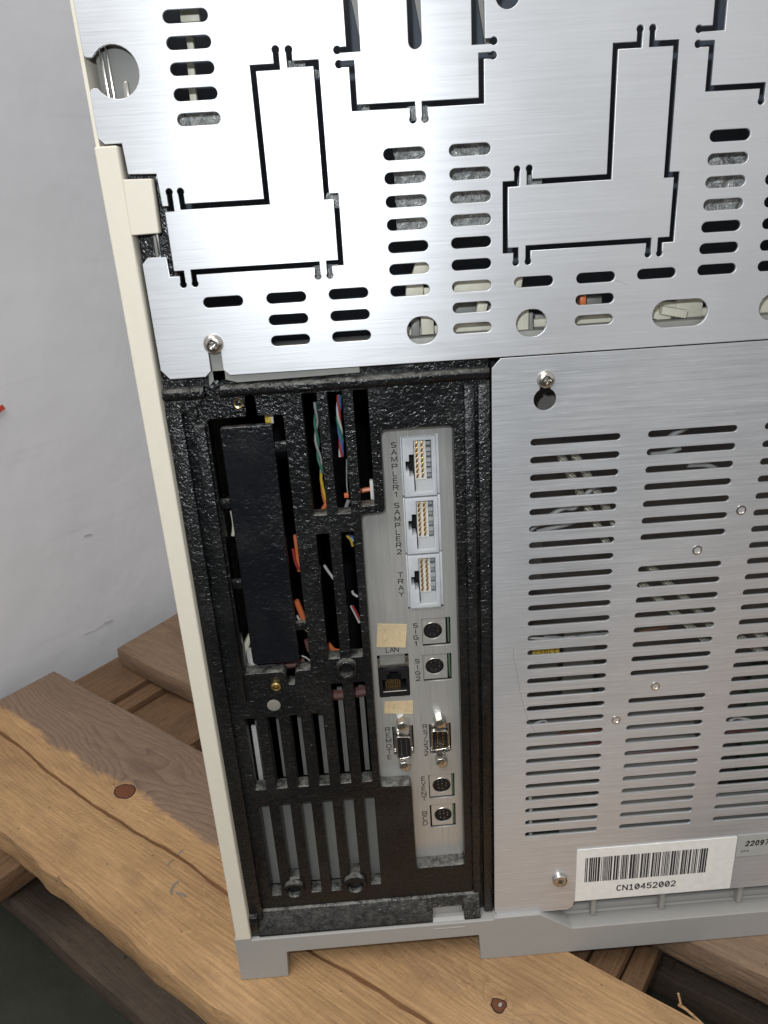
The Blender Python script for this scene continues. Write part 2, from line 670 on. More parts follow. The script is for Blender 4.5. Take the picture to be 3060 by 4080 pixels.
# ------------------------------------------------------------------ stroke lettering (engraver's single-line letters)
def _a(cx, cy, rx, ry, a0, a1, n=8):
    return [(cx + rx * math.cos(math.radians(a0 + (a1 - a0) * i / n)), cy + ry * math.sin(math.radians(a0 + (a1 - a0) * i / n))) for i in range(n + 1)]


G = {
    'A': [[(0, 0), (.5, 1), (1, 0)], [(.18, .36), (.82, .36)]],
    'B': [[(0, 0), (0, 1), (.6, 1)] + _a(.65, .77, .3, .23, 90, -90) + [(0, .54)], [(.6, .54)] + _a(.7, .27, .3, .27, 90, -90) + [(0, 0)]],
    'C': [_a(.52, .5, .5, .5, 50, 310, 14)],
    'D': [[(0, 0), (0, 1), (.45, 1)] + _a(.48, .5, .5, .5, 90, -90, 10) + [(0, 0)]],
    'E': [[(.9, 1), (0, 1), (0, 0), (.9, 0)], [(0, .52), (.8, .52)]],
    'G': [_a(.52, .5, .5, .5, 48, 335, 15) + [(1.0, .45), (.56, .45)]],
    'H': [[(0, 0), (0, 1)], [(1, 0), (1, 1)], [(0, .5), (1, .5)]],
    'I': [[(.5, 0), (.5, 1)]],
    'K': [[(0, 0), (0, 1)], [(.8, 1), (0, .45)], [(.25, .6), (.85, 0)]],
    'L': [[(0, 1), (0, 0), (.85, 0)]],
    'M': [[(0, 0), (0, 1), (.5, .15), (1, 1), (1, 0)]],
    'N': [[(0, 0), (0, 1), (1, 0), (1, 1)]],
    'O': [_a(.5, .5, .52, .5, 0, 360, 18)],
    'P': [[(0, 0), (0, 1), (.6, 1)] + _a(.62, .74, .33, .26, 90, -90) + [(0, .48)]],
    'R': [[(0, 0), (0, 1), (.6, 1)] + _a(.62, .75, .33, .25, 90, -90) + [(0, .5)], [(.55, .5), (.95, 0)]],
    'S': [_a(.5, .75, .42, .25, 25, 270, 9) + _a(.5, .25, .45, .25, 90, -155, 9)],
    'T': [[(0, 1), (1, 1)], [(.5, 1), (.5, 0)]],
    'V': [[(0, 1), (.5, 0), (1, 1)]],
    'Y': [[(0, 1), (.5, .5), (1, 1)], [(.5, .5), (.5, 0)]],
    '/': [[(.2, -.05), (.8, 1.05)]],
    '-': [[(.1, .5), (.9, .5)]],
    '0': [_a(.5, .5, .46, .5, 0, 360, 16)],
    '1': [[(.22, .78), (.55, 1), (.55, 0)]],
    '2': [_a(.48, .7, .42, .3, 165, -35, 8) + [(.02, 0), (.95, 0)]],
    '3': [_a(.46, .75, .38, .25, 150, -90, 8), _a(.46, .26, .46, .26, 90, -150, 8)],
    '4': [[(.72, 0), (.72, 1), (0, .3), (1, .3)]],
    '5': [[(.88, 1), (.14, 1), (.08, .55)] + _a(.45, .32, .46, .32, 110, -150, 9)],
    '7': [[(0, 1), (1, 1), (.4, 0)]],
    '9': [_a(.5, .69, .43, .31, 0, 360, 14), [(.93, .7), (.86, .25), (.6, 0), (.2, .02)]],
    'Z0': [_a(.5, .5, .46, .5, 0, 360, 16), [(.22, .16), (.78, .84)]],
    'S1': [[(.2, .78), (.55, 1), (.55, 0)], [(.15, 0), (.95, 0)]],
}


def bm_glyph(bm, ch, cx, cz, w, h, sw, y, shear=0.0):
    """flat ribbon letter, centre (cx,cz), facing the viewer at depth y"""
    for line in G[ch]:
        pts = [Vector((cx + (px - .5) * w + shear * (py - .5) * h, cz + (py - .5) * h)) for px, py in line]
        for p, q in zip(pts, pts[1:]):
            if (q - p).length < 1e-5:
                continue
            d = (q - p).normalized()
            n = Vector((-d.y, d.x)) * sw / 2
            e = d * sw * .32
            c = [p - n - e, q - n + e, q + n + e, p + n - e]
            bm.faces.new([bm.verts.new(V3(v.x, y, v.y)) for v in c])


def lettering(name, parent, items, w, h, sw, y, mat, shear=0.0):
    bm = bmesh.new()
    for k, (ch, cx, cz) in enumerate(items):
        bm_glyph(bm, ch, cx, cz, w * (0.8 if ch in 'EL' else 1), h, sw, y - 0.004 * (k % 2), shear)
    for f in bm.faces:
        f.normal_update()
        if f.normal.y > 0:
            f.normal_flip()
    me = bpy.data.meshes.new(name)
    bm.to_mesh(me)
    bm.free()
    return link(name, me, mat, parent, flat=True)


def column(word, x0, z0, x1, z1):
    n = len(word)
    return [(c, x0 + (x1 - x0) * i / max(1, n - 1), z0 + (z1 - z0) * i / max(1, n - 1)) for i, c in enumerate(word)]


# ------------------------------------------------------------------ photograph pixels (3060 wide) to places on known planes
def ray(px, py):
    return CF * 3050 + CR * (px - 1530) - CU * (py - 2040)


def onY(px, py, y=0.0):
    v = ray(px, py)
    v = v * ((DIST + y) / v.y)
    return v.x, v.z


def onZ(px, py, z):
    v = ray(px, py)
    v = v * (z / v.z)
    return v.x, v.y - DIST


def conv(x0, y0, s):
    return lambda x, y: (x0 + x * s, y0 + y * s)


dd = conv(0, 0, 1.8445)


def D(x, y, dep=0.0):
    return onY(*dd(x, y), dep)


# ================================================================== SETTING
PB = -423.0                    # top of the pallet boards = underside of the machine's feet
FL = -567.0                    # floor
ANG = math.atan2(-0.637, 0.77)
UA, VA = Vector((0.77, -0.637)).normalized(), Vector((0.637, 0.77)).normalized()

bm = bmesh.new()
for c in ((-6000, -6000), (6000, -6000), (6000, 6000), (-6000, 6000)):
    bm.verts.new(V3(c[0], c[1], FL))
bm.faces.new(bm.verts)
fl = link('floor', tomesh(bm, 'floor'), M['floor'], kind='structure')

# wall standing along the far end of the pallet; slightly uneven plaster
bm = bmesh.new()
nu, nz = 60, 40
grid = []
for i in range(nu + 1):
    row = []
    for j in range(nz + 1):
        v = -1500 + 4200 * i / nu
        z = FL + 2600 * j / nz
        wob = 1.2 * noise.noise(Vector((v * .004, z * .004, 3.1))) + 0.5 * noise.noise(Vector((v * .016, z * .012, 9)))
        p = UA * (-520 + wob) + VA * v
        row.append(bm.verts.new(V3(p.x, p.y, z)))
    grid.append(row)
for i in range(nu):
    for j in range(nz):
        bm.faces.new((grid[i][j], grid[i + 1][j], grid[i + 1][j + 1], grid[i][j + 1]))
wall = link('wall', tomesh(bm, 'wall'), M['wall'], kind='structure')


def on_wall(px, py, u=-519.0):
    d = ray(px, py)
    o = Vector((0, -DIST, 0))
    t = (u - (o.x * UA.x + o.y * UA.y)) / (d.x * UA.x + d.y * UA.y)
    return o + d * t


# thin dark scuffs rubbed along the foot of the wall
M['scuff'] = simple('grey_scuff', (0.50, 0.49, 0.49), 0.7)


def wall_stroke(name, pix, w, u=-518.2):
    pts = [on_wall(x, y, u) for x, y in pix]
    bm = bmesh.new()
    for p, q in zip(pts, pts[1:]):
        d = (q - p).normalized()
        n = d.cross(Vector((UA.x, UA.y, 0))).normalized() * w / 2
        bm.faces.new([bm.verts.new(V3(*a)) for a in (p - n, q - n * .7, q + n * .7, p + n)])
    link(name, tomesh(bm, name), M['scuff'], wall, flat=True)


z4w = conv(0, 2400, .6028)
wall_stroke('scuff_mark', [z4w(555, 215), z4w(640, 180), z4w(690, 142), z4w(750, 112)], 1.0)
wall_stroke('scuff_mark', [z4w(690, 140), z4w(745, 116)], 2.0, -518.1)
wall_stroke('scuff_mark', [(335, 2137), (352, 2131), (368, 2130)], 2.2, -518.2)

# ================================================================== PALLET
pallet = thing('wooden_pallet', 'worn pine pallet with a cracked top board, under the instrument', 'pallet', V3(0, 0, FL))
KN1 = onZ(497, 3153, PB)
KN2 = onZ(1988, 4006, PB)
KN3 = onZ(2010, 3820, PB)


def uv(p):
    q = Vector(p)
    return q.dot(UA), q.dot(VA)


M['wood_a'] = wood('pine_cracked_board', (0.43, 0.265, 0.13), (0.20, 0.10, 0.045), [(*uv(KN1), 11), (*uv(KN2), 9)], split=(-1, 3.5, -185, -40), ring=1.7)
M['wood_b'] = wood('pine_board', (0.21, 0.14, 0.092), (0.11, 0.068, 0.04), [(-400, 190, 9)], ring=1.1, seed=3.3)
M['wood_c'] = wood('reddish_crossbar', (0.165, 0.094, 0.05), (0.08, 0.042, 0.022), [], ring=1.3, seed=7.1)
M['wood_d'] = wood('shaded_bottom_board', (0.085, 0.062, 0.046), (0.045, 0.032, 0.024), [], ring=0.9, seed=5.2)  # shadow under the deck put into a darker wood colour


def board(name, mat, outline, z0, z1, bevel=1.2, angle=0.0):
    """outline in local (along, across) millimetres; local axes turned with the pallet"""
    bm = bmesh.new()
    bot = [bm.verts.new((x * S, y * S, (z0 - FL) * S)) for x, y in outline]
    top = [bm.verts.new((x * S, y * S, (z1 - FL) * S)) for x, y in outline]
    bm.faces.new(bot[::-1])
    bm.faces.new(top)
    n = len(outline)
    for i in range(n):
        j = (i + 1) % n
        bm.faces.new((bot[i], bot[j], top[j], top[i]))
    bmesh.ops.triangulate(bm, faces=[f for f in bm.faces if len(f.verts) > 4])
    te = [e for e in bm.edges if len(e.link_faces) == 2 and abs(e.verts[0].co.z - e.verts[1].co.z) < 1e-9
          and e.calc_face_angle(0) > 1.2]
    if bevel:
        bmesh.ops.bevel(bm, geom=te, offset=bevel * S, segments=2, profile=0.5, affect='EDGES', clamp_overlap=True)
    me = tomesh(bm, name)
    return me


def place(name, me, mat, parent, ang=ANG, loc=(0, 0)):
    o = bpy.data.objects.new(name, me)
    COL.objects.link(o)
    me.materials.append(mat)
    smooth(me, 35)
    o.location = V3(loc[0], loc[1], FL)
    o.rotation_euler.z = ang
    o.parent = parent
    o.matrix_parent_inverse = WM[parent.name].inverted()
    return o


def rough_edge(x0, x1, y, amp, step=14, seed=0.0):
    n = int(abs(x1 - x0) / step)
    return [(x0 + (x1 - x0) * i / n, y(x0 + (x1 - x0) * i / n) + amp * noise.noise(Vector((i * .31 + seed, seed * 1.7, 0.3)))) for i in range(n + 1)]


# the board the machine stands on: split lengthwise by a drying crack
crack_pts = [(-481, -16), (-430, -19.6), (-390, -20), (-340, -24.5), (-285, -26), (-230, -24.4), (-175, -21.5), (-128, -23.9), (-90, -26), (-54, -24.6), (-10, -21), (37, -19.5), (90, -22), (150, -24)]


def crack_v(u):
    for (a, b), (c, d) in zip(crack_pts, crack_pts[1:]):
        if a <= u <= c:
            t = (u - a) / (c - a)
            t = t * t * (3 - 2 * t)
            return b + (d - b) * t + 0.9 * noise.noise(Vector((u * .09, 1.3, 0)))
    return crack_pts[0][1] if u < 0 else crack_pts[-1][1]


def crack_w(u):
    return max(0.05, 1.75 * min(1, (150 - u) / 60)) * (0.75 + 0.35 * noise.noise(Vector((u * .05, 7.7, 0))))


hi = rough_edge(-480, 720, lambda u: 64.0, 0.9, 14, 1.0)
cu_top = [(-480 + 630 * i / 90, crack_v(-480 + 630 * i / 90) + crack_w(-480 + 630 * i / 90)) for i in range(91)]
cu_bot = [(x, crack_v(x) - crack_w(x)) for x, _ in cu_top]
lo = rough_edge(-480, 720, lambda u: -82.0 + 2.5 * noise.noise(Vector((u * .011, 4.0, 0))), 2.6, 7, 5.0)
end_line = [(720, -24)]
bmA = bmesh.new()
for outline, z0, z1, bv in ((cu_top + end_line + hi[::-1], PB - 22, PB, 0.8), (lo + end_line + cu_bot[::-1], PB - 22, PB - 0.25, 1.6)):
    me = board('t', None, outline, z0, z1, bv)
    bmA.from_mesh(me)
    bpy.data.meshes.remove(me)
meA = bpy.data.meshes.new('board')
bmA.to_mesh(meA)
bmA.free()
boardA = place('board', meA, M['wood_a'], pallet)
boardA['label'] = 'tan top board with a long wavy crack'
# brown heartwood at the bottom of the crack
M['crack'] = wood('crack_heartwood', (0.17, 0.08, 0.03), (0.10, 0.045, 0.018), [], ring=2.0, seed=2.0)
bmC = bmesh.new()
ca = [(x, crack_v(x) - 2.6) for x, _ in cu_top]
cb = [(x, crack_v(x) + 2.6) for x, _ in cu_top]
for k in range(len(ca) - 1):
    q = [ca[k], ca[k + 1], cb[k + 1], cb[k]]
    bmC.faces.new([bmC.verts.new((x * S, y * S, (PB - 1.0 - FL) * S)) for x, y in q])
meC = tomesh(bmC, 'crack_bottom')
oc = place('crack_bottom', meC, M['crack'], pallet)

# second top board, behind the first and running on under the machine
lo2 = rough_edge(-462, 720, lambda u: 126.0 - 0.024 * (u + 462), 1.6, 12, 8.0)
hi2 = rough_edge(-470, 720, lambda u: 268.0, 1.0, 20, 3.0)
place('board', board('board', None, lo2 + hi2[::-1], PB - 22, PB - 0.5, 1.8), M['wood_b'], pallet)
place('board', board('board', None, rough_edge(-474, 720, lambda u: 330.0, 1.2, 20, 2.0) + rough_edge(-474, 720, lambda u: 470.0, 1.2, 20, 4.0)[::-1], PB - 22, PB - 0.5, 1.8), M['wood_b'], pallet)


def cross(u0, u1, zt, th, seed, mat='wood_c', v0=-108.0, v1=520.0):
    a = [(v, -u) for v, u in rough_edge(v0, v1, lambda v: u0, 0.6, 18, seed)]
    b = [(v, -u) for v, u in rough_edge(v0, v1, lambda v: u1, 0.6, 18, seed + 3)]
    # local x = across the pallet (v), local y = -u
    me = board('crossbar', None, b + a[::-1], zt - th, zt, 0.9)
    place('crossbar', me, M[mat], pallet, ANG + math.pi / 2)


cross(-480, -415, PB - 22.6, 22, 1.1)
cross(-413, -394, PB - 27, 18, 2.2)
cross(-392, -375, PB - 33, 12, 4.2)
cross(-373, -349, PB - 30, 16, 3.2)
cross(-347, -296, PB - 25, 20, 5.2)
cross(10, 84, PB - 22.6, 22, 6.2)
cross(85.5, 104, PB - 25, 20, 7.2)
cross(105, 118, PB - 32, 14, 8.2)
# blocks carrying the crossbars, and the bottom boards lying on the floor
for u in (-470, 20):
    for v in (-40, 220):
        bmB = bmesh.new()
        g = bmesh.ops.create_cube(bmB, size=1)
        for w_ in g['verts']:
            w_.co = Vector(((u + 50 + w_.co.x * 90) * S, (v + w_.co.y * 80) * S, (22 + 40 + w_.co.z * 76) * S))
        bmesh.ops.bevel(bmB, geom=bmB.edges[:], offset=0.002, segments=2, profile=.5, affect='EDGES')
        place('block', tomesh(bmB, 'block'), M['wood_d'], pallet)
place('bottom_board', board('bottom_board', None, rough_edge(-478, 720, lambda u: -71.0, 1.6, 14, 6.0) + rough_edge(-478, 720, lambda u: 34.0, 1.2, 20, 7.0)[::-1], FL + .5, FL + 22, 1.8), M['wood_d'], pallet)
place('bottom_board', board('bottom_board', None, rough_edge(-478, 720, lambda u: 175.0, 1.6, 14, 9.0) + rough_edge(-478, 720, lambda u: 275.0, 1.2, 20, 2.5)[::-1], FL + .5, FL + 22, 1.8), M['wood_d'], pallet)


def pallet_patch(name, parent_obj, mat, u, v, ru, rv, h, seg=22, irregular=0.12, seed=0.0):
    """low oval of dark wood let into a board (knot, nail hole)"""
    bm = bmesh.new()
    c = bm.verts.new((u * S, v * S, (PB + h * .5 - FL) * S))
    rings = []
    for f, z in ((0.55, h * .4), (1.0, h), (1.12, -0.6)):
        ring = []
        for i in range(seg):
            t = 2 * math.pi * i / seg
            w = 1 + irregular * noise.noise(Vector((math.cos(t) * 1.5 + seed, math.sin(t) * 1.5, seed)))
            ring.append(bm.verts.new(((u + ru * f * w * math.cos(t)) * S, (v + rv * f * w * math.sin(t)) * S, (PB + z - FL) * S)))
        rings.append(ring)
    for i in range(seg):
        j = (i + 1) % seg
        bm.faces.new((c, rings[0][i], rings[0][j]))
        for a, b in zip(rings, rings[1:]):
            bm.faces.new((a[i], b[i], b[j], a[j]))
    me = tomesh(bm, name)
    o = place(name, me, mat, pallet)
    return o


M['knot'] = wood('red_brown_knot', (0.15, 0.05, 0.02), (0.045, 0.016, 0.008), [], ring=4.0, seed=1.5)
M['rim'] = simple('dark_knot_rim', (0.035, 0.014, 0.008), 0.4)
pallet_patch('knot_rim', boardA, M['rim'], *uv(KN1), 9.9, 7.5, 0.10, seed=1.0)
pallet_patch('knot', boardA, M['knot'], *uv(KN1), 8.6, 6.3, 0.26, seed=1.0)
pallet_patch('knot_rim', boardA, M['rim'], *uv(KN2), 5.2, 3.9, 0.10, seed=4.0, irregular=0.4)
pallet_patch('knot', boardA, M['knot'], *uv(KN2), 4.4, 3.1, 0.2, seed=4.0, irregular=0.4)
kx, ky = uv(KN2)
bmN = bmesh.new()
for (du, dv, ru_) in ((0.6, 0.3, 1.5),):
    vsn = [bmN.verts.new(((kx + du + ru_ * math.cos(a) * .6) * S, (ky + dv + ru_ * math.sin(a)) * S, (PB + 0.8 - FL) * S)) for a in [i * math.pi / 6 for i in range(12)]]
    vsb = [bmN.verts.new(((v.co.x - kx * S) * .8 + kx * S, (v.co.y - ky * S) * .8 + ky * S, (PB - 2 - FL) * S)) for v in vsn]
    bmN.faces.new(vsn)
    for i in range(12):
        bmN.faces.new((vsn[i], vsn[(i + 1) % 12], vsb[(i + 1) % 12], vsb[i]))
place('nail', tomesh(bmN, 'nail'), M['steel'], pallet)


def floor_stroke(name, pix, w, mat, z=PB + 0.12, parent=None):
    pts = [Vector(onZ(px, py, z)) for px, py in pix]
    bm = bmesh.new()
    for i_, (p, q) in enumerate(zip(pts, pts[1:])):
        d = (q - p).normalized()
        n = Vector((-d.y, d.x)) * w / 2
        e = d * w * .2
        bm.faces.new([bm.verts.new(V3(a.x, a.y, z + .05 * i_)) for a in (p - n - e, q - n + e, q + n + e, p + n - e)])
    for f in bm.faces:
        f.normal_update()
        if f.normal.z < 0:
            f.normal_flip()
    me = bpy.data.meshes.new(name)
    bm.to_mesh(me)
    bm.free()
    return link(name, me, mat, parent, flat=True)


z5 = conv(0, 3200, .663)
floor_stroke('pen_mark', [z5(1070, 470), z5(1042, 492), z5(1026, 530), z5(1034, 545)], 1.8, M['pen'], parent=pallet)
floor_stroke('pen_mark', [z5(1062, 540), z5(1098, 546), z5(1116, 560)], 1.8, M['pen'], parent=pallet)
floor_stroke('pen_mark', [z5(1100, 278), z5(1066, 310)], 1.2, M['pen'], parent=pallet)
floor_stroke('pen_mark', [z5(1042, 335), z5(1004, 372)], 0.9, M['pen'], parent=pallet)

# splinters and loose fibres along the sawn edge
q3 = conv(1900, 3200, .6992)
rs = random.Random(3)


def splinter(pts3, r, parent=pallet, mat='wood_b'):
    tube('splinter', parent, M[mat], pts3, r, 5)


a0, a1, a2 = onZ(*q3(1150, 1150), PB - 4), onZ(*q3(1200, 1190), PB - 4), onZ(*q3(1300, 1258), PB - 4)
splinter([(*a0, PB - 4), (*a1, PB - 3), (*a2, PB - 6)], 0.9, mat='wood_a')
a0, a1 = onZ(*q3(1145, 1105), PB), onZ(*q3(1165, 1160), PB - 4)
splinter([(*a0, PB + 3), (*a1, PB - 4)], 0.7, mat='wood_a')
for k in range(14):
    u = rs.uniform(-430, 260)
    side = rs.choice((64, -82))
    p = UA * u + VA * (side + rs.uniform(-2, 1))
    d = (UA * rs.uniform(-1, 1) + VA * rs.uniform(-.25, .25)).normalized()
    ln = rs.uniform(4, 13)
    splinter([(p.x, p.y, PB - rs.uniform(.2, 1.5)), (p.x + d.x * ln * .5, p.y + d.y * ln * .5, PB + rs.uniform(-.4, .8)), (p.x + d.x * ln, p.y + d.y * ln, PB + rs.uniform(-.2, 1.6))], rs.uniform(.15, .35), mat='wood_a')
px_, py_ = onZ(*z5(0, 480), PB - 45)
splinter([(px_ - 6, py_ - 4, PB - 43), (px_ + 4, py_ + 3, PB - 42)], 1.6, mat='wood_a')

# ================================================================== THE INSTRUMENT
gc = thing('gas_chromatograph', 'rear of a boxy laboratory instrument with bare metal panels and connectors, on the pallet', 'instrument', V3(60, 200, PB))
XR = 340.0                     # the machine runs on beyond the right of the picture
ZT = 112.0                     # and above its top


def snap(pts):
    """make a traced polyline run square to the sheet's edges"""
    n = len(pts)
    hor = []
    for (x0, z0), (x1, z1) in zip(pts, pts[1:]):
        hor.append(abs(x1 - x0) > abs(z1 - z0))
    out = []
    for i in range(n):
        x, z = pts[i]
        for s in (i - 1, i):
            if 0 <= s < n - 1:
                if hor[s]:
                    z = (pts[s][1] + pts[s + 1][1]) / 2
                else:
                    x = (pts[s][0] + pts[s + 1][0]) / 2
        out.append((x, z))
    return out


def cut(*pix, w=2.05, bulbs=(1.35, 1.35)):
    return stroke(snap([D(*p) for p in pix]), w, bulbs)


def RR(cv, x0, y0, x1, y1, dep=0.0):
    p = [onY(*cv(x, y), dep) for x, y in ((x0, y0), (x1, y0), (x0, y1), (x1, y1))]
    return (p[0][0] + p[2][0]) / 2, (p[1][0] + p[3][0]) / 2, (p[2][1] + p[3][1]) / 2, (p[0][1] + p[1][1]) / 2


def rect(x0, x1, z0, z1):
    return [(x0, z0), (x1, z0), (x1, z1), (x0, z1)]


# ------------------------------------------------------------------ upper rear panel
holes = []
holes += [cut((596, 107), (597, 144), (549, 147), (574, 436), (392, 447), (392, 414)),
          cut((624, 107), (625, 138), (683, 136), (705, 426), (726, 422), (736, 566), (711, 570), (712.5, 595)),
          cut((687, 597), (685, 571), (419, 588), (420, 613)),
          cut((732, 139), (760, 137), (765, 233.5), (891, 225.5), (892, 258)),
          cut((918.6, 256.5), (917, 225.5), (1041, 217), (1039, 121), (1065.5, 119)),
          cut((1383, 62.5), (1381.5, 96), (1329.5, 100), (1317, 381), (1143.8, 394), (1143, 364)),
          cut((1410, 61), (1409, 94), (1459, 92), (1442.5, 378), (1460, 376), (1453, 517), (1425.6, 518.5), (1425.6, 547)),
          cut((1400, 549), (1401.5, 519), (1141.7, 536), (1140, 565)),
          cut((1115, 567), (1113.6, 541), (1091.6, 541), (1091.6, 398), (1116.6, 397), (1117, 366)),
          cut((1508.5, 95), (1538, 93), (1530.5, 191), (1648, 184), (1645, 218)),
          cut((1671, 216), (1672, 182), (1760, 177), (1768, 90), (1790, 88))]


def wide_slot(xl, xr, ybot, bulb, side):
    """broad slot running up out of the picture with a short arm to a round relief"""
    a, b = D(xl, ybot), D(xr, ybot)
    c = D(*bulb)
    x0, x1, zb = a[0], b[0], (a[1] + b[1]) / 2
    top = ZT - 12
    r = 1.35
    if side < 0:
        h = 0.9
        arm = [(x0, c[1] + h), (c[0] + 1.0, c[1] + h)] + arc(c[0], c[1], r, 42, 318, 12) + [(c[0] + 1.0, c[1] - h), (x1, c[1] - h)]
        return [(x1, top), (x0, top)] + arm
    h = 0.9
    arm = [(x1, c[1] + h), (c[0] - 1.0, c[1] + h)] + arc(c[0], c[1], r, 138, -138, 12) + [(c[0] - 1.0, c[1] - h), (x0, c[1] - h)]
    return [(x0, top), (x1, top)] + arm


holes.append(wide_slot(749, 779, 114, (728, 108), -1))
holes.append(wide_slot(1019, 1047, 98, (1067, 88), 1))
holes.append(wide_slot(1539, 1566, 67, (1510.7, 62.5), -1))
a, b = D(882, 90), D(911, 88)
rr_ = (b[0] - a[0]) / 2
zc = D(897, 106)[1] + rr_
holes.append([((a[0] + b[0]) / 2 + rr_, ZT - 12), ((a[0] + b[0]) / 2 - rr_, ZT - 12)] + arc((a[0] + b[0]) / 2, zc, rr_, 180, 360, 10))
c = D(1096.7, -12)
holes.append(circle(c[0], c[1], 4.5))


def slot_col(p0, p1, n, w=16.2, h=4.25):
    a, b = D(*p0), D(*p1)
    x = (a[0] + b[0]) / 2
    return [stadium(x, a[1] + (b[1] - a[1]) * i / max(1, n - 1), w, h) for i in range(n)]


holes += slot_col((400.6, 34), (428.8, 257), 5)
holes += slot_col((872.8, 331.7), (886.3, 627.6), 7)
holes += slot_col((1015, 322.8), (1020.4, 708.5), 9)
holes += slot_col((1576, 292), (1550, 581.6), 7)
row = [D(482, 653), D(618.5, 644.6), D(753, 636.5), D(1153, 607), D(1287, 598), D(1418.5, 588)]
zrow = sum(p[1] for p in row) / 6
zr2 = (D(623, 691)[1] + D(756, 683)[1] + D(1284, 643)[1]) / 3
zr3 = (D(628, 736)[1] + D(759, 727)[1] + D(1282, 689)[1]) / 3
for k, p in enumerate(row):
    holes.append(stadium(p[0], zrow, 16.2, 4.25))
    if k in (1, 2, 4):
        holes.append(stadium(p[0], zr2, 16.2, 4.25))
        holes.append(stadium(p[0], zr3, 16.2, 4.25))
for lx, ly in ((1653, 388), (1651, 437), (1647, 484), (1642, 531), (1637, 576)):
    p = D(lx, ly)
    holes.append(stadium(p[0] + 8.1, p[1], 16.2, 4.25))
zo = (D(912.7, 715.6)[1] + D(1148, 698)[1] + D(1469.5, 674.5)[1]) / 3
for cx, w in ((D(912.7, 715.6)[0], 13.0), (D(1148, 698)[0], 13.0), (D(1469.5, 674.5)[0], 23.8)):
    holes.append(stadium(cx, zo, w, 11.4, 10))
p = D(1640, 664)
holes.append(stadium(p[0] + 11.9, zo, 23.8, 11.4, 10))
# outline, with the open round notch, the recess for the side tab and the open relief cut on the left
bx = D(365, 415)
b4 = D(396, 615)
kx0, kx1 = D(352, 452)[0], D(369, 592)[0]
kxe = (kx0 + kx1) / 2
zA = (D(367, 451)[1] + D(352, 452)[1]) / 2
zB = (D(369, 592)[1] + D(392, 591)[1]) / 2
sx, sz = D(461, 743)
pz = -64.0
outer = ([(XR, ZT), (-90.8, ZT), (-90.5, 56.0), (-90.0, 55.2), (-88.9, 54.9)] + arc(-80.2, 50.0, 8.8, 146, -146, 22) +
         [(-88.9, 45.1), (-90.0, 44.8), (-90.5, 44.0), (-90.6, 28.6), (-88.4, 26.4), (-82.0, 26.4), (-81.6, 15.6), (-70.9, 15.2), (-70.5, zA + 1.0),
          (bx[0] - 1.0, zA + 1.0), (bx[0] - 1.0, bx[1] - 0.9)] + arc(bx[0], bx[1], 1.35, 222, -42, 10) +
         [(bx[0] + 1.0, zA - 1.0), (kxe + 1.0, zA - 1.0), (kxe + 1.0, zB + 1.0), (b4[0] + 1.0, zB + 1.0), (b4[0] + 1.0, b4[1] + 0.9)] +
         arc(b4[0], b4[1], 1.35, 42, -222, 10) +
         [(b4[0] - 1.0, zB - 1.0), (kxe - 1.0, zB - 1.0), (kxe - 1.2, -15.2), (-79.4, -15.0), (-81.9, -17.3), (-81.7, -60.0), (-78.4, pz),
          (sx - 5.2, pz), (sx - 2.6, pz + 2.4), (sx - 2.6, sz)] + arc(sx, sz, 2.6, 180, 0, 10) +
         [(sx + 2.6, sz), (sx + 2.6, pz + 2.4), (sx + 5.2, pz), (XR, pz)])
plate('upper_rear_panel', gc, M['upper'], outer, holes, 0.0, 1.4, 0.22)

# ------------------------------------------------------------------ lower rear panel
SX0, SDX, SW, SZ0, SDZ = 95.86, 53.1, 40.8, -103.09, 8.444
ho = []
for c_ in range(5):
    for r_ in range(28):
        if c_ == 1 and r_ in (7, 16):
            continue
        ho.append(stadium(SX0 + SDX * c_, SZ0 - SDZ * r_, SW, 3.35, 5))
z1c = conv(1900, 1350, .6992)
z2c = conv(1900, 2300, .6992)
kx_, kz_ = onY(*z1c(393, 235))
hx_, hz_ = onY(*z1c(388, 345))
hole_key = arc(hx_, hz_, 5.0, 62, -242, 22) + arc(hx_, kz_, 2.4, 180, 0, 8)
ho.append(hole_key)
lz, rz = -391.0, -385.2
outl = [(XR, -64.6), (62.2, -64.6), (58.4, -68.6), (58.4, -387.6), (61.0, lz), (101.5, lz), (104.6, lz + 2.4), (105.0, rz), (XR, rz)]
plate('lower_rear_panel', gc, M['lower'], outl, ho, 0.0, 1.2, 0.1)

# clinch nuts pressed into the lower panel
nut = lathe_mesh([(0.0, 1.6), (1.1, 1.6), (1.25, 0.2), (1.7, -0.32), (2.35, -0.28), (2.55, 0.05), (2.55, 0.5)], 20, 'clinch_nut')
for cv, x, y in ((z1c, 1505, 975), (z1c, 1255, 1203), (z2c, 1017, 620), (z2c, 793, 812)):
    p = onY(*cv(x, y))
    link('clinch_nut', nut, M['bright'], gc, V3(p[0], -0.02, p[1]))


# ------------------------------------------------------------------ screws
def hexhole(bm, x, z, r, y0, y1, rot=0.3):
    bm_cyl(bm, x, z, r, y0, y1, 6, r * .8, rot)


button = [(0, 1.2), (1.5, 1.2), (1.55, -0.55), (1.75, -1.75), (2.3, -1.62), (2.95, -1.2), (3.35, -0.5), (3.45, 0.0), (3.45, 0.3)]


def button_screw(x, z, y=0.0, s=1.0):
    o = lathe('button_head_screw', gc, M['steel'], x, y, z, [(r * s, yy * s) for r, yy in button], 28)
    bm = bmesh.new()
    # six-lobed drive: bright facets inside the recess
    for k in range(6):
        a = math.pi / 3 * k + .3
        bm_cyl(bm, x + 1.15 * s * math.cos(a), z + 1.15 * s * math.sin(a), 0.42 * s, y - 1.5 * s, y + 0.8 * s, 8)
    link('drive_recess', tomesh(bm, 'drive_recess'), M['steel'], o)
    return o


button_screw(*D(461, 743), 0.0, 1.22)
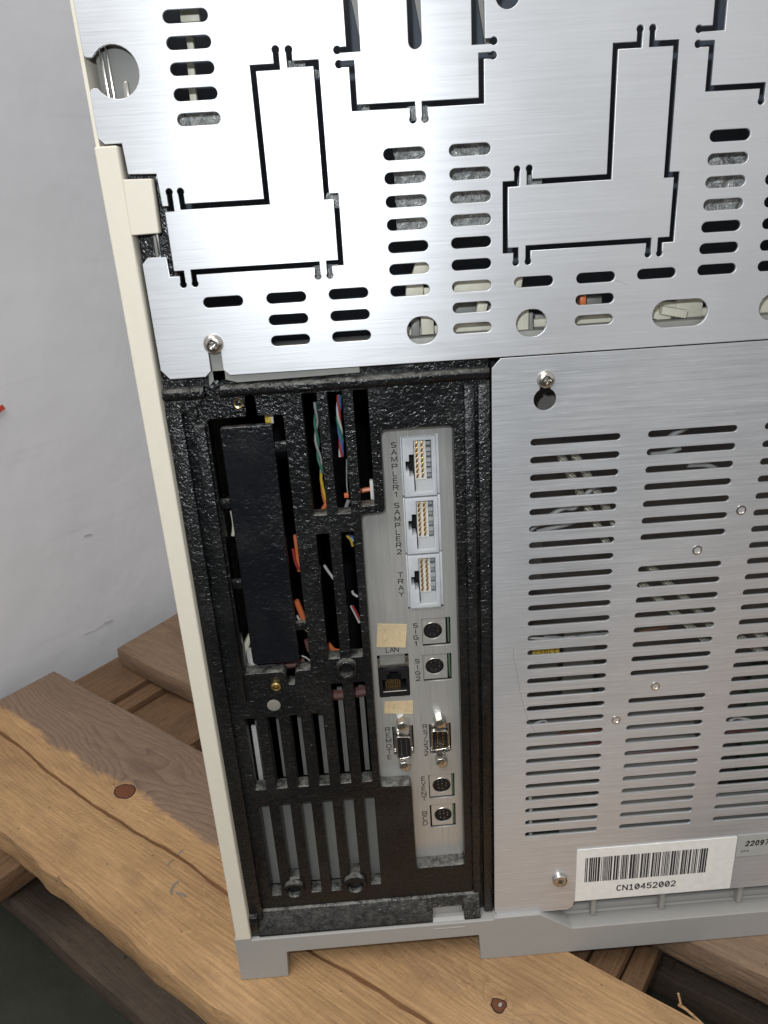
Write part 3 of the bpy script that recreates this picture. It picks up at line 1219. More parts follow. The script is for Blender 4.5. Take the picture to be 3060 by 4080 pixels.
# washer tongue seen in the notch below that screw
p = D(464, 790)
plate('mounting_tongue', gc, M['inner_grey'], [(sx - 4.6, -68.6), (sx - 2.2, -66), (sx - 2.4, sz), (sx + 2.9, sz), (sx + 2.6, -66), (sx + 7.5, -67.6), (sx + 60, -66.9), (sx + 60, -62), (sx - 4, -62)][::-1], [], 2.0, 1.2, 0.1)
button_screw(hx_ + 0.2, kz_ + 0.2, 0.0, 1.16)
p = onY(*q3(470, 428))
pan = [(0, -0.9), (0.5, -1.0), (1.1, -2.15), (2.0, -2.3), (2.75, -2.05), (3.1, -1.5), (3.15, 0.0), (3.15, 0.3)]
o = lathe('pan_head_screw', gc, M['steel'], p[0], 0, p[1], [(a * 1.38, b * 1.3) for a, b in pan], 28)
bm = bmesh.new()
for a in (0.5, 0.5 + math.pi / 2):
    for s_ in (-1, 1):
        vs_ = bm_box(bm, -0.4, 0.4, -3.03, -1.6, 0.0, 2.3)
        for v in vs_:
            l_ = v.co - V3(0, 0, 0)
            x_, z_ = l_.x, l_.z * s_
            v.co = V3(p[0], 0, p[1]) + Vector((x_ * math.cos(a) - z_ * math.sin(a), l_.y, x_ * math.sin(a) + z_ * math.cos(a)))
link('cross_recess', tomesh(bm, 'cross_recess'), M['dark_steel'], o)

# hairline marks on the sheets
M['hair'] = simple('dark_hairline', (0.16, 0.15, 0.15), 0.6)


def hairline(cv, pix, w, y):
    q = [Vector(onY(*cv(*p_), 0)) for p_ in pix]
    bm = bmesh.new()
    for a_, b_ in zip(q, q[1:]):
        d_ = (b_ - a_).normalized()
        n_ = Vector((-d_.y, d_.x)) * w / 2
        f_ = bm.faces.new([bm.verts.new(V3(v_.x, y, v_.y)) for v_ in (a_ - n_, b_ - n_, b_ + n_, a_ + n_)])
    link('scratch', tomesh(bm, 'scratch'), M['hair'], gc, flat=True)


hairline(z2c, [(207, 405), (210, 470), (225, 520), (245, 650), (275, 770), (300, 830), (332, 880)], 0.13, -0.02)
hairline(conv(200, 0, .7233), [(975, 420), (1000, 480), (1060, 605)], 0.10, -0.02)
hairline(conv(2100, 600, .5787), [(600, 890), (640, 902), (690, 925)], 0.10, -0.02)

# ------------------------------------------------------------------ cream side trim and side panel
bz0 = RR(dd, 205, 318, 262, 318, -3)
plate('side_trim', gc, M['cream'], rpoly([(-92.6, -390.0), (-83.9, -390.0), (-83.2, 25.6), (-91.9, 25.6)], 0.9), [], -3.0, 12.0, 0.7)
plate('trim_tab', gc, M['cream'], rpoly([(-83.5, -6.3), (-72.6, -6.1), (-72.2, 13.5), (-83.2, 13.8)], 0.5), [], -3.6, 6.0, 0.4)
box('side_panel', gc, M['cream'], -92.5, -90.9, 2.0, 420, -389, ZT + 20, 0.4)

# ------------------------------------------------------------------ grey plastic base
plate('base', gc, M['base'], rpoly([(-93.6, PB), (-65.6, PB), (-64.6, -403.0), (48.6, -402.6), (49.4, PB), (XR, PB), (XR, -402.6), (104.0, -403.4),
                                    (84.5, -390.0), (58.0, -390.0), (57.0, -391.2), (-84.2, -391.2), (-84.2, -389.8), (-93.6, -389.8)], 0.5, 3), [], -2.6, 10.0, 0.5)
box('base_floor', gc, M['base'], -93, XR, 8, 400, -402, -397.5, 0.4)
box('base_recess_wall', gc, M['base'], 86, XR, 34, 38, -400, -372, 0.4)
prism('base_recess_ramp', gc, M['base'], [(7.5, -404), (34, -390), (34, -404)], 100, XR)
for xx in (118.5, 160.0, 207.0, 254.0):
    box('base_rib', gc, M['base'], xx - 1.5, xx + 1.5, 4.0, 34, -402.5, -382, 0.5)
for xx in (140.0, 186.0, 232.0):
    bm = bmesh.new()
    a_ = [V3(xx - 14, 33.9, -388), V3(xx + 8, 33.9, -388), V3(xx + 2, 20, -399)]
    for q in a_:
        bm.verts.new(q)
    b_ = [V3(xx - 14, 33.9, -398), V3(xx + 8, 33.9, -398)]
    for q in b_:
        bm.verts.new(q)
    bm.verts.ensure_lookup_table()
    v = bm.verts
    for f in ((0, 1, 2), (0, 2, 3), (1, 4, 2), (3, 2, 4), (0, 3, 4, 1)):
        bm.faces.new([v[i] for i in f])
    link('gusset', tomesh(bm, 'gusset'), M['base'], gc)
# small catch showing in the gap at the bottom right of the black housing
b6 = conv(900, 3300, .7233)
cx0, cx1, cz0, cz1 = RR(b6, 1140, 425, 1305, 500, 3)
box('base_catch', gc, M['base'], cx0, cx1, 4.6, 9.0, -393, cz1 + 1.0, 0.4)
prism('base_catch_lip', gc, M['base'], [(-2.2, -396.5), (-2.9, -394.6), (-1.2, -391.4), (1.5, -390.2), (4, -396.5)], cx0 - .3, cx1 + .3)

# ------------------------------------------------------------------ black housing
FY, FT = 6.0, 8.0
hs = [rpoly([(-66.6, -216.4), (-48, -216.4), (-46.2, -218.6), (-45.6, -224.4), (-42.2, -224.6), (-41.8, -218), (-40, -216.4), (-33.4, -216.6), (-33.4, -84.2), (-44.6, -84.0),
             (-45.0, -74.6), (-49.0, -74.6), (-49.4, -84.0), (-66.6, -84.0)], 1.2, 3)]
for x in (-24.4, -13.2, -1.9):
    hs.append(rrect(x, x + 6.4, -132.9 if x < -5 else -130.0, -75.4, 0.5))
for x in (-24.0, -12.6):
    hs.append(rrect(x, x + 6.0, -211.1, -142.6, 0.5))
for i in range(6):
    x = -70.4 + 11.54 * i
    hs.append(rrect(x, x + 5.9, -290.1, -226.2 if i > 3 else -243.5, 0.4))
    zb_ = -367.3 if i in (0, 2, 3) else (-365.0 if i == 5 else -356.0)
    hs.append(rrect(x + .2, x + 6.1, zb_, -300.8, 0.4))
hx1, hz1 = onY(768, 1645, 6)
hs.append(circle(hx1, hz1, 2.6, 20))
CUT = rpoly([(9.2, -94.3), (42.0, -94.3), (42.5, -355.4), (14.4, -355.6), (14.2, -295.2), (-2.8, -294.6), (-2.4, -134.2), (9.0, -134.0)], 2.6, 5)
hs.append(CUT)
hout = [(-84.4, -390.6), (46.0, -390.6), (58.2, -390.6), (58.2, -60.0), (-70.0, -60.0), (-70.0, 22.0), (-84.4, 22.0)]
plate('black_housing', gc, M['black'], hout, hs, FY, FT, 0.35)
# raised mouldings on the housing: top ridge, left rails, right rail
ridge = [(6.2, -68.4), (2.2, -68.8), (1.0, -70.2), (1.2, -72.4), (2.6, -73.6), (6.2, -74.2)]
prism('top_ridge', gc, M['black'], ridge, -84.2, -65.6, 0.3)
prism('top_ridge', gc, M['black'], ridge, -58.6, 57.6, 0.3)
box('ridge_stop', gc, M['black'], -65.2, -58.8, 3.4, 6.4, -74, -66.2, 0.4)
box('edge_rail', gc, M['black'], -84.2, -76.5, 2.4, 6.3, -388, -77.0, 0.9)
box('edge_rail', gc, M['black'], -72.6, -67.6, 3.4, 6.3, -232, -86.0, 0.8)
plate('corner_moulding', gc, M['black'], rpoly([(-84.2, -74.4), (-67, -74.4), (-71, -79), (-76.4, -80), (-76.6, -92), (-84.2, -92)], 1.2), [circle(hx1, hz1, 2.7, 20)], 3.2, 3.2, 0.5)
box('edge_rail', gc, M['black'], 46.6, 51.5, 3.6, 6.3, -376, -76, 0.9)
box('edge_rail', gc, M['black'], 52.6, 58.0, 2.2, 6.3, -390, -76, 0.7)
# sloping dusty sill along the bottom; its sheen is painted in with the dust
prism('bottom_sill', gc, M['black'], [(6.4, -376.8), (4.6, -377.6), (-0.4, -389.2), (-1.2, -390.9), (6.4, -390.9)], -79.4, cx0 - 0.5, 0.25)
prism('bottom_sill', gc, M['black'], [(6.4, -376.8), (4.6, -377.6), (-0.4, -389.2), (-1.2, -390.9), (6.4, -390.9)], cx1 + 0.5, 50.0, 0.25)
prism('bottom_sill', gc, M['black'], [(6.4, -376.8), (4.6, -377.6), (2.4, -383.0), (6.4, -383.2)], cx0 - 0.5, cx1 + 0.5)
box('corner_post', gc, M['black'], -84.2, -79.3, -0.6, 6.4, -390.9, -376.5, 0.6)

# cover plate held in the large opening by four thin tabs
cov = plate('blanking_cover', gc, M['black_smooth'], rrect(-62.2, -38.7, -212.0, -88.4, 1.6), [], 7.2, 4.0, 0.6)
for (tx0, tx1, tz) in ((-38.8, -33.2, -99.5), (-66.8, -62.1, -125.0), (-66.8, -62.1, -167.0), (-38.8, -33.2, -192.5)):
    box('breakaway_tab', cov, M['black'], tx0, tx1, 8.2, 11.0, tz - 2.2, tz + 2.2, 0.3)

# bosses and inserts
M['dust'] = simple('packed_grey_dust', (0.20, 0.19, 0.17), 0.9, 0.0, 0.1)


def boss(px, py, ro, ri):
    x, z = onY(px, py, 4.5)
    o = lathe('screw_boss', gc, M['black'], x, 0, z, [(ri, 9.0), (ri, 4.2), (ri + .5, 3.4), (ro - 1.2, 3.2), (ro - .4, 3.6), (ro, 4.6), (ro + .1, 6.2), (ro + .1, 9)], 30)
    cyl('boss_hole', o, M['dust'], x, z, ri + .1, 7.4, 9.0, 20)


boss(1381, 2666, 5.6, 3.2)
boss(1172, 3545, 6.0, 3.8)
boss(1415, 3525, 7.0, 4.4)
x, z = onY(1091, 2810, 6)
lathe('dusty_recess', gc, M['dust'], x, 0, z, [(0, 5.7), (2.4, 5.75), (3.4, 5.9), (3.6, 6.3)], 22)
x, z = onY(1099, 2736, 4)
lathe('brass_insert', gc, M['brass'], x, 0, z, [(0, 5.5), (1.0, 5.4), (1.2, 3.4), (1.8, 3.2), (2.5, 3.6), (2.7, 6.3)], 20)
x, z = onY(950, 1607, 6)
lathe('brass_insert', gc, M['brass'], x, 0, z, [(0, 7.5), (1.3, 7.4), (1.5, 5.8), (2.1, 5.6), (2.3, 6.3)], 20)

# ------------------------------------------------------------------ hidden inside: dark shell, sheets and wiring seen through the openings
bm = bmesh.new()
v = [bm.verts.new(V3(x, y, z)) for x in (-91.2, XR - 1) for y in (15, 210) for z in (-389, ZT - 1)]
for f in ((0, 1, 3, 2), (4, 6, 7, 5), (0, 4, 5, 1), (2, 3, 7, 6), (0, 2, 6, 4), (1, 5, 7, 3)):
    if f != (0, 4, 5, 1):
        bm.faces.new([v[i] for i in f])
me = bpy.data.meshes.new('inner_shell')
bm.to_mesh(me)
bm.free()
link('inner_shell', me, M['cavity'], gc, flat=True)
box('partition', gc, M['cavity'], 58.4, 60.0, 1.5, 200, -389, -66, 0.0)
M['haze_blue'] = simple('bluish_haze_tint', (0.075, 0.088, 0.11), 0.6, 0.0, 0.2)  # added sheet: bluish flare haze in the slots painted as its colour
box('haze_sheet', gc, M['haze_blue'], -82, XR - 3, 34, 36, -62, ZT - 3, 0.3)
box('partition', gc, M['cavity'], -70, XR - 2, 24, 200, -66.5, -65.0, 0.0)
box('top_cover', gc, M['cream'], -94, XR, 2, 420, ZT + 20, ZT + 23, 0.5)
# dusty sheet close behind the lower ventilation slots
box('inner_sheet', gc, M['gap_floor'], -72, -1, 19.0, 20.0, -372, -302, 0.0)
bm = bmesh.new()
for i in range(6):
    x = -68.4 + 11.54 * i
    bm_box(bm, x, x + 2.6, 22, 23.5, -296, -240)
link('inner_strips', tomesh(bm, 'inner_strips'), M['inner_grey'], gc)


def foil(x0, x1, z0, z1, y, amp=1.6, res=1.4, seed=0.0):
    bm = bmesh.new()
    nx, nz_ = max(2, int((x1 - x0) / res)), max(2, int((z1 - z0) / res))
    g_ = [[bm.verts.new(V3(x0 + (x1 - x0) * i / nx + 1.2 * noise.noise(Vector((i * .4, j * .3, seed))), y + amp * noise.noise(Vector((i * .55, j * .55, seed + 4))) + amp * 1.6 * noise.noise(Vector((i * .17, j * .17, seed + 9))),
                           z0 + (z1 - z0) * j / nz_ + 1.2 * noise.noise(Vector((j * .37, i * .3, seed + 2))))) for j in range(nz_ + 1)] for i in range(nx + 1)]
    for i in range(nx):
        for j in range(nz_):
            bm.faces.new((g_[i][j], g_[i + 1][j], g_[i + 1][j + 1], g_[i][j + 1]))
    link('foil_insulation', tomesh(bm, 'foil_insulation'), M['foil'], gc)


def DX(x, y, dep):
    return D(x, y, dep)


def foilD(x0, y0, x1, y1, dep, seed):
    a, b = D(x0, y0, dep), D(x1, y1, dep)
    foil(min(a[0], b[0]), max(a[0], b[0]), min(a[1], b[1]), max(a[1], b[1]), dep, seed=seed)


foilD(848, 300, 1075, 506, 12, 1.0)
foilD(360, 240, 500, 275, 9, 2.0)
foilD(1505, 330, 1640, 470, 12, 3.0)
foilD(615, 128, 660, 158, 7, 4.0)
foilD(672, 150, 700, 168, 7, 5.0)
foilD(705, 415, 760, 447, 7, 6.0)
foilD(780, 222, 800, 245, 7, 7.0)
foilD(675, 572, 730, 600, 7, 8.0)
foilD(880, 232, 935, 262, 7, 9.0)
foilD(1120, 380, 1170, 405, 7, 10.0)

# flange and rails under the large oval openings
zf = D(912, 729, 6)[1]
box('inner_flange', gc, M['inner_grey'], -66, XR - 4, 5.0, 22, -65, zf, 0.4)
zr_ = D(1020, 716, 14)[1]
box('inner_rail', gc, M['inner_cream'], 14, XR - 4, 14, 18, zr_, zr_ + 3.4, 0.6)


def clip(x0, y0, x1, y1, dep, th=4.0, rot=0.0, mat='inner_cream'):
    a, b = D(x0, y0, dep), D(x1, y1, dep)
    o = box('inner_clip', gc, M[mat], min(a[0], b[0]), max(a[0], b[0]), dep, dep + th, min(a[1], b[1]), max(a[1], b[1]), 0.4)
    if rot:
        c = V3((a[0] + b[0]) / 2, dep, (a[1] + b[1]) / 2)
        o.data.transform(Matrix.Translation(c) @ Matrix.Rotation(rot, 4, 'Y') @ Matrix.Translation(-c))
    return o


clip(893, 568, 925, 600, 9, rot=.35)
clip(876, 616, 915, 650, 9, rot=.1)
clip(915, 622, 940, 650, 10)
clip(888, 690, 908, 732, 12, mat='inner_grey')
clip(909, 684, 938, 722, 9)
clip(980, 609, 1066, 640, 10)
clip(1030, 655, 1052, 682, 9, rot=.2)
clip(978, 655, 1066, 684, 16, mat='inner_grey')
clip(1112, 598, 1128, 625, 9, rot=.15)
clip(1112, 672, 1142, 716, 9)
clip(1144, 676, 1152, 715, 8, mat='inner_grey')
clip(1156, 680, 1190, 704, 16, mat='inner_grey')
clip(1252, 638, 1266, 668, 11)
clip(1405, 676, 1450, 690, 12, rot=.25)
clip(1408, 655, 1500, 672, 14, rot=.05)
clip(1430, 668, 1485, 682, 9, rot=.22)
clip(1462, 646, 1516, 686, 13, rot=.03)
clip(1404, 686, 1470, 700, 16)
clip(1640, 640, 1700, 680, 12, rot=-.3)
clip(1268, 640, 1300, 660, 14, mat='inner_grey')
M['w_copper'] = M['w_orange']
clip(1254, 640, 1266, 662, 8, mat='w_copper')
for (x, y0, y1) in ((408, -20, 60), (412, 70, 110), (414, 130, 165), (418, 186, 220)):
    clip(x - 12, y0, x + 8, y1, 16)
clip(386, 14, 432, 46, 14)
# bracket behind the round notch
o = box('inner_bracket', gc, M['inner_grey'], -89, -68, 10, 12, 36, 64, 0.4)
for xx, w, h in ((-86.4, 1.4, 64), (-84.2, 1.0, 64), (-79.2, 2.2, 48)):
    box('bracket_rib', o, M['bright'], xx - w / 2, xx + w / 2, 8.4, 10.2, 37, h, 0.4)
# angled sheet seen up the wide slots
for (x0, x1) in ((772, 792), (906, 922), (1040, 1056)):
    a, b = D(x0, 100, 10), D(x1, -40, 10)
    bm = bmesh.new()
    ps = [(a[0] + 1.5, a[1]), (b[0], a[1]), (b[0], b[1]), (a[0] - 2.2, b[1])]
    f_ = [bm.verts.new(V3(x, 10, z)) for x, z in ps]
    k_ = [bm.verts.new(V3(x, 12, z)) for x, z in ps]
    bm.faces.new(f_)
    bm.faces.new(k_[::-1])
    for i in range(4):
        bm.faces.new((f_[i], f_[(i + 1) % 4], k_[(i + 1) % 4], k_[i]))
    link('inner_angle', tomesh(bm, 'inner_angle'), M['inner_grey'], gc)

# side channel next to the trim tab
p0, p1 = D(338, 505, 3), D(350, 556, 3)
box('edge_channel', gc, M['inner_grey'], p0[0] - 1.6, p0[0] - .4, 2.4, 6, -15.5, -6.5, 0.3)
box('edge_channel', gc, M['bright'], p0[0] - .1, p0[0] + .9, 1.4, 6, -16.0, 5.5, 0.3)

# behind the lower panel
box('inner_sheet', gc, M['inner_dark'], 61, XR - 3, 28, 29, -388, -67, 0)


def zrowv(r):
    return SZ0 - SDZ * r


box('inner_sheet', gc, M['inner_grey'], 66, 125, 16, 17, -389, zrowv(19.4), 0.0)
prism('inner_sheet', gc, M['inner_grey'], [(5.0, -389), (5.0, zrowv(23.6)), (18, zrowv(19)), (19, zrowv(19)), (19, -389)], 127, 172)
prism('inner_sheet', gc, M['inner_grey'], [(4.0, -389), (4.0, zrowv(25.7)), (9, zrowv(25.5)), (9, -389)], 174, XR - 4)
box('inner_sheet', gc, M['inner_grey'], 96, 124, 4, 5, -389, zrowv(25.8), 0.0)
box('circuit_board', gc, M['pcb'], 205, XR - 6, 22, 24, zrowv(25.6), zrowv(17), 0.2)
box('inner_block', gc, M['inner_dark'], 66, 96, 18, 34, zrowv(16.5), zrowv(12.8), 0.6)
box('inner_block', gc, M['inner_grey'], 100, 117, 22, 30, zrowv(18.5), zrowv(13.2), 0.6)
box('inner_block', gc, M['inner_dark'], 120, 168, 20, 30, zrowv(21.5), zrowv(16.6), 0.6)
box('inner_block', gc, M['inner_grey'], 66, 88, 24, 32, zrowv(10.4), zrowv(6.6), 0.6)
box('inner_block', gc, M['inner_dark'], 70, 140, 26, 36, zrowv(5.5), zrowv(-0.8), 0.6)


def z1p(x, y, dep):
    q = onY(*z1c(x, y), dep)
    return (q[0], dep, q[1])


for pts in ([(470, 650), (600, 900), (760, 1200)], [(545, 640), (690, 880), (800, 1080)], [(900, 1355), (1030, 1480), (1240, 1660), (1420, 1830)], [(940, 1255), (1090, 1395), (1290, 1580), (1400, 1760)],
            [(1480, 1690), (1640, 1800), (1800, 1950)], [(1560, 1640), (1700, 1760), (1900, 1900)]):
    tube('braided_cable', gc, M['braid'], [z1p(x, y, 13) for x, y in pts], 2.0, 10)
for pts, mt, r in (([(300, 1090), (480, 970), (560, 960), (660, 850), (760, 830)], 'w_grey', 1.2), ([(340, 1100), (500, 1060), (560, 1040)], 'w_grey', 1.1),
                   ([(1060, 590), (1120, 545), (1200, 500)], 'w_grey', 1.3), ([(990, 660), (1080, 650), (1160, 620)], 'w_grey', 1.2),
                   ([(1200, 720), (1310, 720), (1400, 760)], 'w_grey', 1.2)):
    tube('wire', gc, M[mt], [z1p(x, y, 9) for x, y in pts], r, 8)


def z2p(x, y, dep):
    q = onY(*z2c(x, y), dep)
    return (q[0], dep, q[1])


for pts, mt, r in (([(380, 335), (520, 345), (620, 330), (760, 318)], 'w_grey', .6), ([(290, 345), (420, 350), (560, 340)], 'w_white', .7), ([(930, 310), (1010, 295), (1090, 280)], 'w_brown', .7),
                   ([(460, 900), (500, 880), (560, 890), (720, 860)], 'w_brown', .8), ([(620, 960), (660, 945), (720, 935)], 'w_pink', 1.2), ([(840, 1010), (1000, 995), (1260, 965)], 'w_pink', .8),
                   ([(330, 835), (380, 815), (400, 830)], 'w_white', .6), ([(1440, 820), (1480, 800), (1560, 815)], 'w_white', .8), ([(1400, 890), (1500, 875), (1600, 880)], 'w_pink', .7)):
    tube('wire', gc, M[mt], [z2p(x, y, 10) for x, y in pts], r, 8)
tag_x0, tag_x1, tag_z0, tag_z1 = RR(z2c, 318, 405, 470, 445, 10)
tg = box('cable_tag', gc, M['w_yellow'], tag_x0, tag_x1, 10, 10.6, tag_z0, tag_z1, 0.1)
tw = (tag_x1 - tag_x0) / 7.2
lettering('lettering', tg, [(c, tag_x0 + tw * (1.1 + i * 1.25), (tag_z0 + tag_z1) / 2) for i, c in enumerate('CABLE')], tw * .8, 1.7, .28, 9.97, M['ink'])
for (x, y0, y1) in ((305, 1255, 1275), (307, 1320, 1345), (307, 1385, 1412), (307, 1455, 1475)):
    a = z2p(x - 9, y0, 6)
    b = z2p(x + 9, y1, 6)
    box('inner_clip', gc, M['jack_light'], a[0], b[0], 6, 8, b[2], a[2], 0.2)

# wiring behind the black housing
h1 = conv(600, 1450, .5425)
h2 = conv(700, 2100, .5425)


def hp(cv, x, y, dep):
    q = onY(*cv(x, y), dep)
    return (q[0], dep, q[1])


def twist(cv, pts, dep, mats, r=0.75, pitch=5.0):
    base = [Vector(hp(cv, x, y, dep)) for x, y in pts]
    P = []
    for a_, b_ in zip(base, base[1:]):
        for j in range(10):
            P.append(a_.lerp(b_, j / 10))
    P.append(base[-1])
    for k, mt in enumerate(mats):
        ph = 2 * math.pi * k / len(mats)
        s_ = 0
        out = []
        for i, p_ in enumerate(P):
            if i:
                s_ += (p_ - P[i - 1]).length
            a_ = 2 * math.pi * s_ / (pitch * 2) + ph
            out.append((p_.x + r * 1.1 * math.cos(a_), p_.y + r * 1.1 * math.sin(a_), p_.z))
        tube('wire', gc, M[mt], out, r, 7)


twist(h1, [(1385, 230), (1380, 400), (1400, 560), (1400, 680)], 18, ['w_green', 'w_white', 'w_red', 'w_blue'], .6, 11)
twist(h1, [(1215, 280), (1215, 500), (1230, 640), (1260, 800)], 20, ['w_green', 'w_grey'], .6, 9)
for cv, pts, mt, r, dep in ((h1, [(1262, 740), (1252, 830), (1262, 900), (1290, 1000)], 'w_yellow', .9, 18), (h1, [(1258, 860), (1268, 960), (1295, 1060)], 'w_orange', 1.1, 19),
                            (h1, [(1300, 1020), (1270, 1060), (1255, 1100)], 'w_orange', 1.3, 18), (h1, [(1440, 700), (1441, 880), (1450, 960)], 'w_grey', .4, 17),
                            (h1, [(1455, 1000), (1440, 1040), (1425, 1090)], 'w_grey', 1.2, 18), (h1, [(1215, 420), (1218, 480), (1222, 520)], 'w_red', 1.0, 18),
                            (h1, [(1540, 935), (1580, 925), (1620, 920)], 'w_orange', 1.5, 18),
                            (h2, [(880, 60), (890, 140), (900, 230), (910, 320)], 'w_orange', 1.6, 17), (h2, [(860, 160), (880, 260), (905, 310)], 'w_red', .9, 15),
                            (h2, [(885, 540), (925, 640), (955, 720), (970, 760)], 'w_orange', 1.9, 17), (h2, [(890, 650), (930, 720), (960, 760)], 'w_white', .8, 16),
                            (h2, [(960, 830), (970, 870), (985, 910)], 'w_pink', 1.7, 17), (h2, [(1090, 280), (1120, 325), (1160, 380)], 'w_white', .9, 18),
                            (h2, [(1120, 860), (1160, 905), (1200, 915)], 'w_orange', 1.8, 17), (h2, [(1255, 60), (1285, 95), (1300, 140)], 'w_yellow', .8, 17),
                            (h2, [(1262, 75), (1290, 85), (1302, 105)], 'w_white', .8, 18), (h2, [(1270, 50), (1300, 75), (1310, 85)], 'w_blue', .8, 18),
                            (h2, [(1290, 580), (1320, 640), (1350, 700)], 'w_white', 1.0, 18), (h2, [(1300, 580), (1330, 635), (1352, 680)], 'w_red', .8, 17),
                            (h2, [(1298, 470), (1305, 490), (1335, 510)], 'w_white', .8, 17), (h2, [(740, 1005), (830, 1010), (950, 985)], 'w_pink', 2.6, 17),
                            (h2, [(1060, 1225), (1200, 1230), (1420, 1195)], 'w_pink', 3.6, 17), (h2, [(925, 945), (960, 960), (990, 985)], 'w_white', .5, 15)):
    tube('wire', gc, M[mt], [hp(cv, x, y, dep + 5) for x, y in pts], r * .8, 8)
a = hp(h1, 1420, 955, 16)
box('wire_ferrule', gc, M['w_orange'], a[0], a[0] + 2.2, 16, 18, a[2] - 2.2, a[2], 0.3)
a = hp(h1, 1608, 860, 15)
box('inner_clip', gc, M['jack_light'], a[0], a[0] + 1.6, 15, 18, a[2] - 9.5, a[2], 0.3)
a, b = hp(h1, 838, 380, 12), hp(h1, 905, 436, 12)
tg = box('cable_tag', gc, M['w_yellow'], a[0], b[0] - 1.1, 12, 12.8, b[2], a[2], 0.1)
box('tag_edge', tg, M['w_white'], b[0] - 1.1, b[0], 12, 12.8, b[2], a[2], 0.1)
lettering('lettering', tg, [('D', (a[0] + b[0]) / 2 - 1.0, a[2] - 1.0)], .9, 1.0, .2, 11.97, M['ink'])
a, b = hp(h2, 500, 800, 22), hp(h2, 560, 1060, 22)
tube('hose', gc, M['inner_cream'], [hp(h2, 560, 780, 20), hp(h2, 515, 880, 20), hp(h2, 500, 980, 20), hp(h2, 540, 1060, 20)], 1.6, 8)
tube('hose', gc, M['w_white'], [hp(h2, 545, 900, 18), hp(h2, 555, 980, 18), hp(h2, 590, 1050, 18)], 2.0, 8)
tube('hose', gc, M['inner_cream'], [hp(h1, 595, 1080, 18), hp(h1, 612, 1180, 18), hp(h1, 605, 1260, 18)], .9, 8)
h3 = conv(800, 2800, .5425)
a, b = hp(h3, 385, 170, 17), hp(h3, 440, 570, 17)
o = box('white_card', gc, M['w_white'], a[0] - 1.2, a[0] + 1.3, 17, 18, b[2], a[2], 0.1)
a = hp(h3, 380, 140, 17)
box('wire_ferrule', gc, M['w_white'], hx1 - .2, hx1 + 2.4, 12, 13, hz1 - 2.5, hz1 + 2.0, 0.3)

# ------------------------------------------------------------------ connector plate
PY = 14.1
k = conv(1450, 1650, .3618)
mm_ = conv(1450, 2400, .3014)
nn = conv(1450, 2800, .3165)
J1 = RR(k, 418, 250, 830, 2138, PY)
LANr = RR(mm_, 190, 690, 602, 1248, PY)
S1 = RR(mm_, 768, 205, 1146, 572, PY)
S2 = RR(mm_, 782, 682, 1160, 1035, PY)
EV = RR(nn, 818, 898, 1142, 1198, PY)
BC = RR(nn, 834, 1275, 1155, 1562, PY)
RM = RR(nn, 366, 292, 628, 655, PY)
RS = RR(nn, 825, 262, 1098, 640, PY)
J1 = (RR(k, 430, 255, 795, 885, PY)[0] - .92, RR(k, 430, 255, 795, 885, PY)[1] + 1.46, J1[2], J1[3])
holesP = [rect(*r) for r in (J1, LANr, S1, S2, EV, BC, RM, RS)]
plate('connector_plate', gc, M['plate'], [(7, -91), (45, -91), (45, -358), (12.5, -358), (12.5, -297.5), (-4.6, -297.5), (-4.6, -132), (7, -132)][::-1], holesP, PY, 1.4, 0.1)
cp = [o for o in gc.children if o.name == 'connector_plate'][0]

# printed legends, letters stacked one above the other
YL = PY - 0.03


def legend(word, cv, x0, y0, x1, y1, w=2.4, h=2.4, sw=.44):
    a, b = onY(*cv(x0, y0), PY), onY(*cv(x1, y1), PY)
    xm = (a[0] + b[0]) / 2
    lettering('lettering', cp, column(word, xm, a[1], xm, b[1]), w, h, sw, YL, M['ink'])


legend('SAMPLER1', k, 328, 340, 355, 885)
legend('SAMPLER2', k, 360, 1005, 390, 1515)
legend('TRAY', k, 403, 1770, 412, 1982)
legend('SIG1', mm_, 680, 307, 690, 545)
legend('SIG2', mm_, 705, 778, 717, 1008)
legend('REMOTE', nn, 300, 338, 325, 683, 2.5, 2.65)
legend('RS/232', nn, 770, 300, 786, 637, 2.3, 2.6)
legend('EVENT', nn, 748, 955, 757, 1207, 2.4, 2.7)
legend('BCD', nn, 765, 1393, 775, 1515, 2.4, 2.8)
a, b = onY(*mm_(312, 633), PY), onY(*mm_(430, 622), PY)
lettering('lettering', cp, [('L', a[0], (a[1] + b[1]) / 2), ('A', (a[0] + b[0]) / 2 - .1, (a[1] + b[1]) / 2), ('N', b[0], (a[1] + b[1]) / 2)], 1.85, 2.7, .42, YL, M['ink'])

# ---- three keyed modular sockets
jx0, jx1 = RR(k, 430, 255, 795, 885, PY)[:2]
jw = jx1 - jx0
jz = [-100.4, -130.4, -160.5]
jh = 29.6


def rel(px, py):
    """pixel on the first socket -> offset from its upper left corner"""
    q = onY(*k(px, py), PY - 1)
    return q[0] - jx0, q[1] - jz[0]


op = [rel(545, 290), rel(740, 285), rel(757, 855), rel(560, 855), rel(553, 690), rel(505, 690), rel(500, 632), rel(462, 635), rel(458, 525), rel(497, 520), rel(495, 448), rel(545, 445)]
op = snap(op + [op[0]])[:-1]
op[0] = (op[-1][0], op[1][1])


def shift(me, dx, dz):
    pass


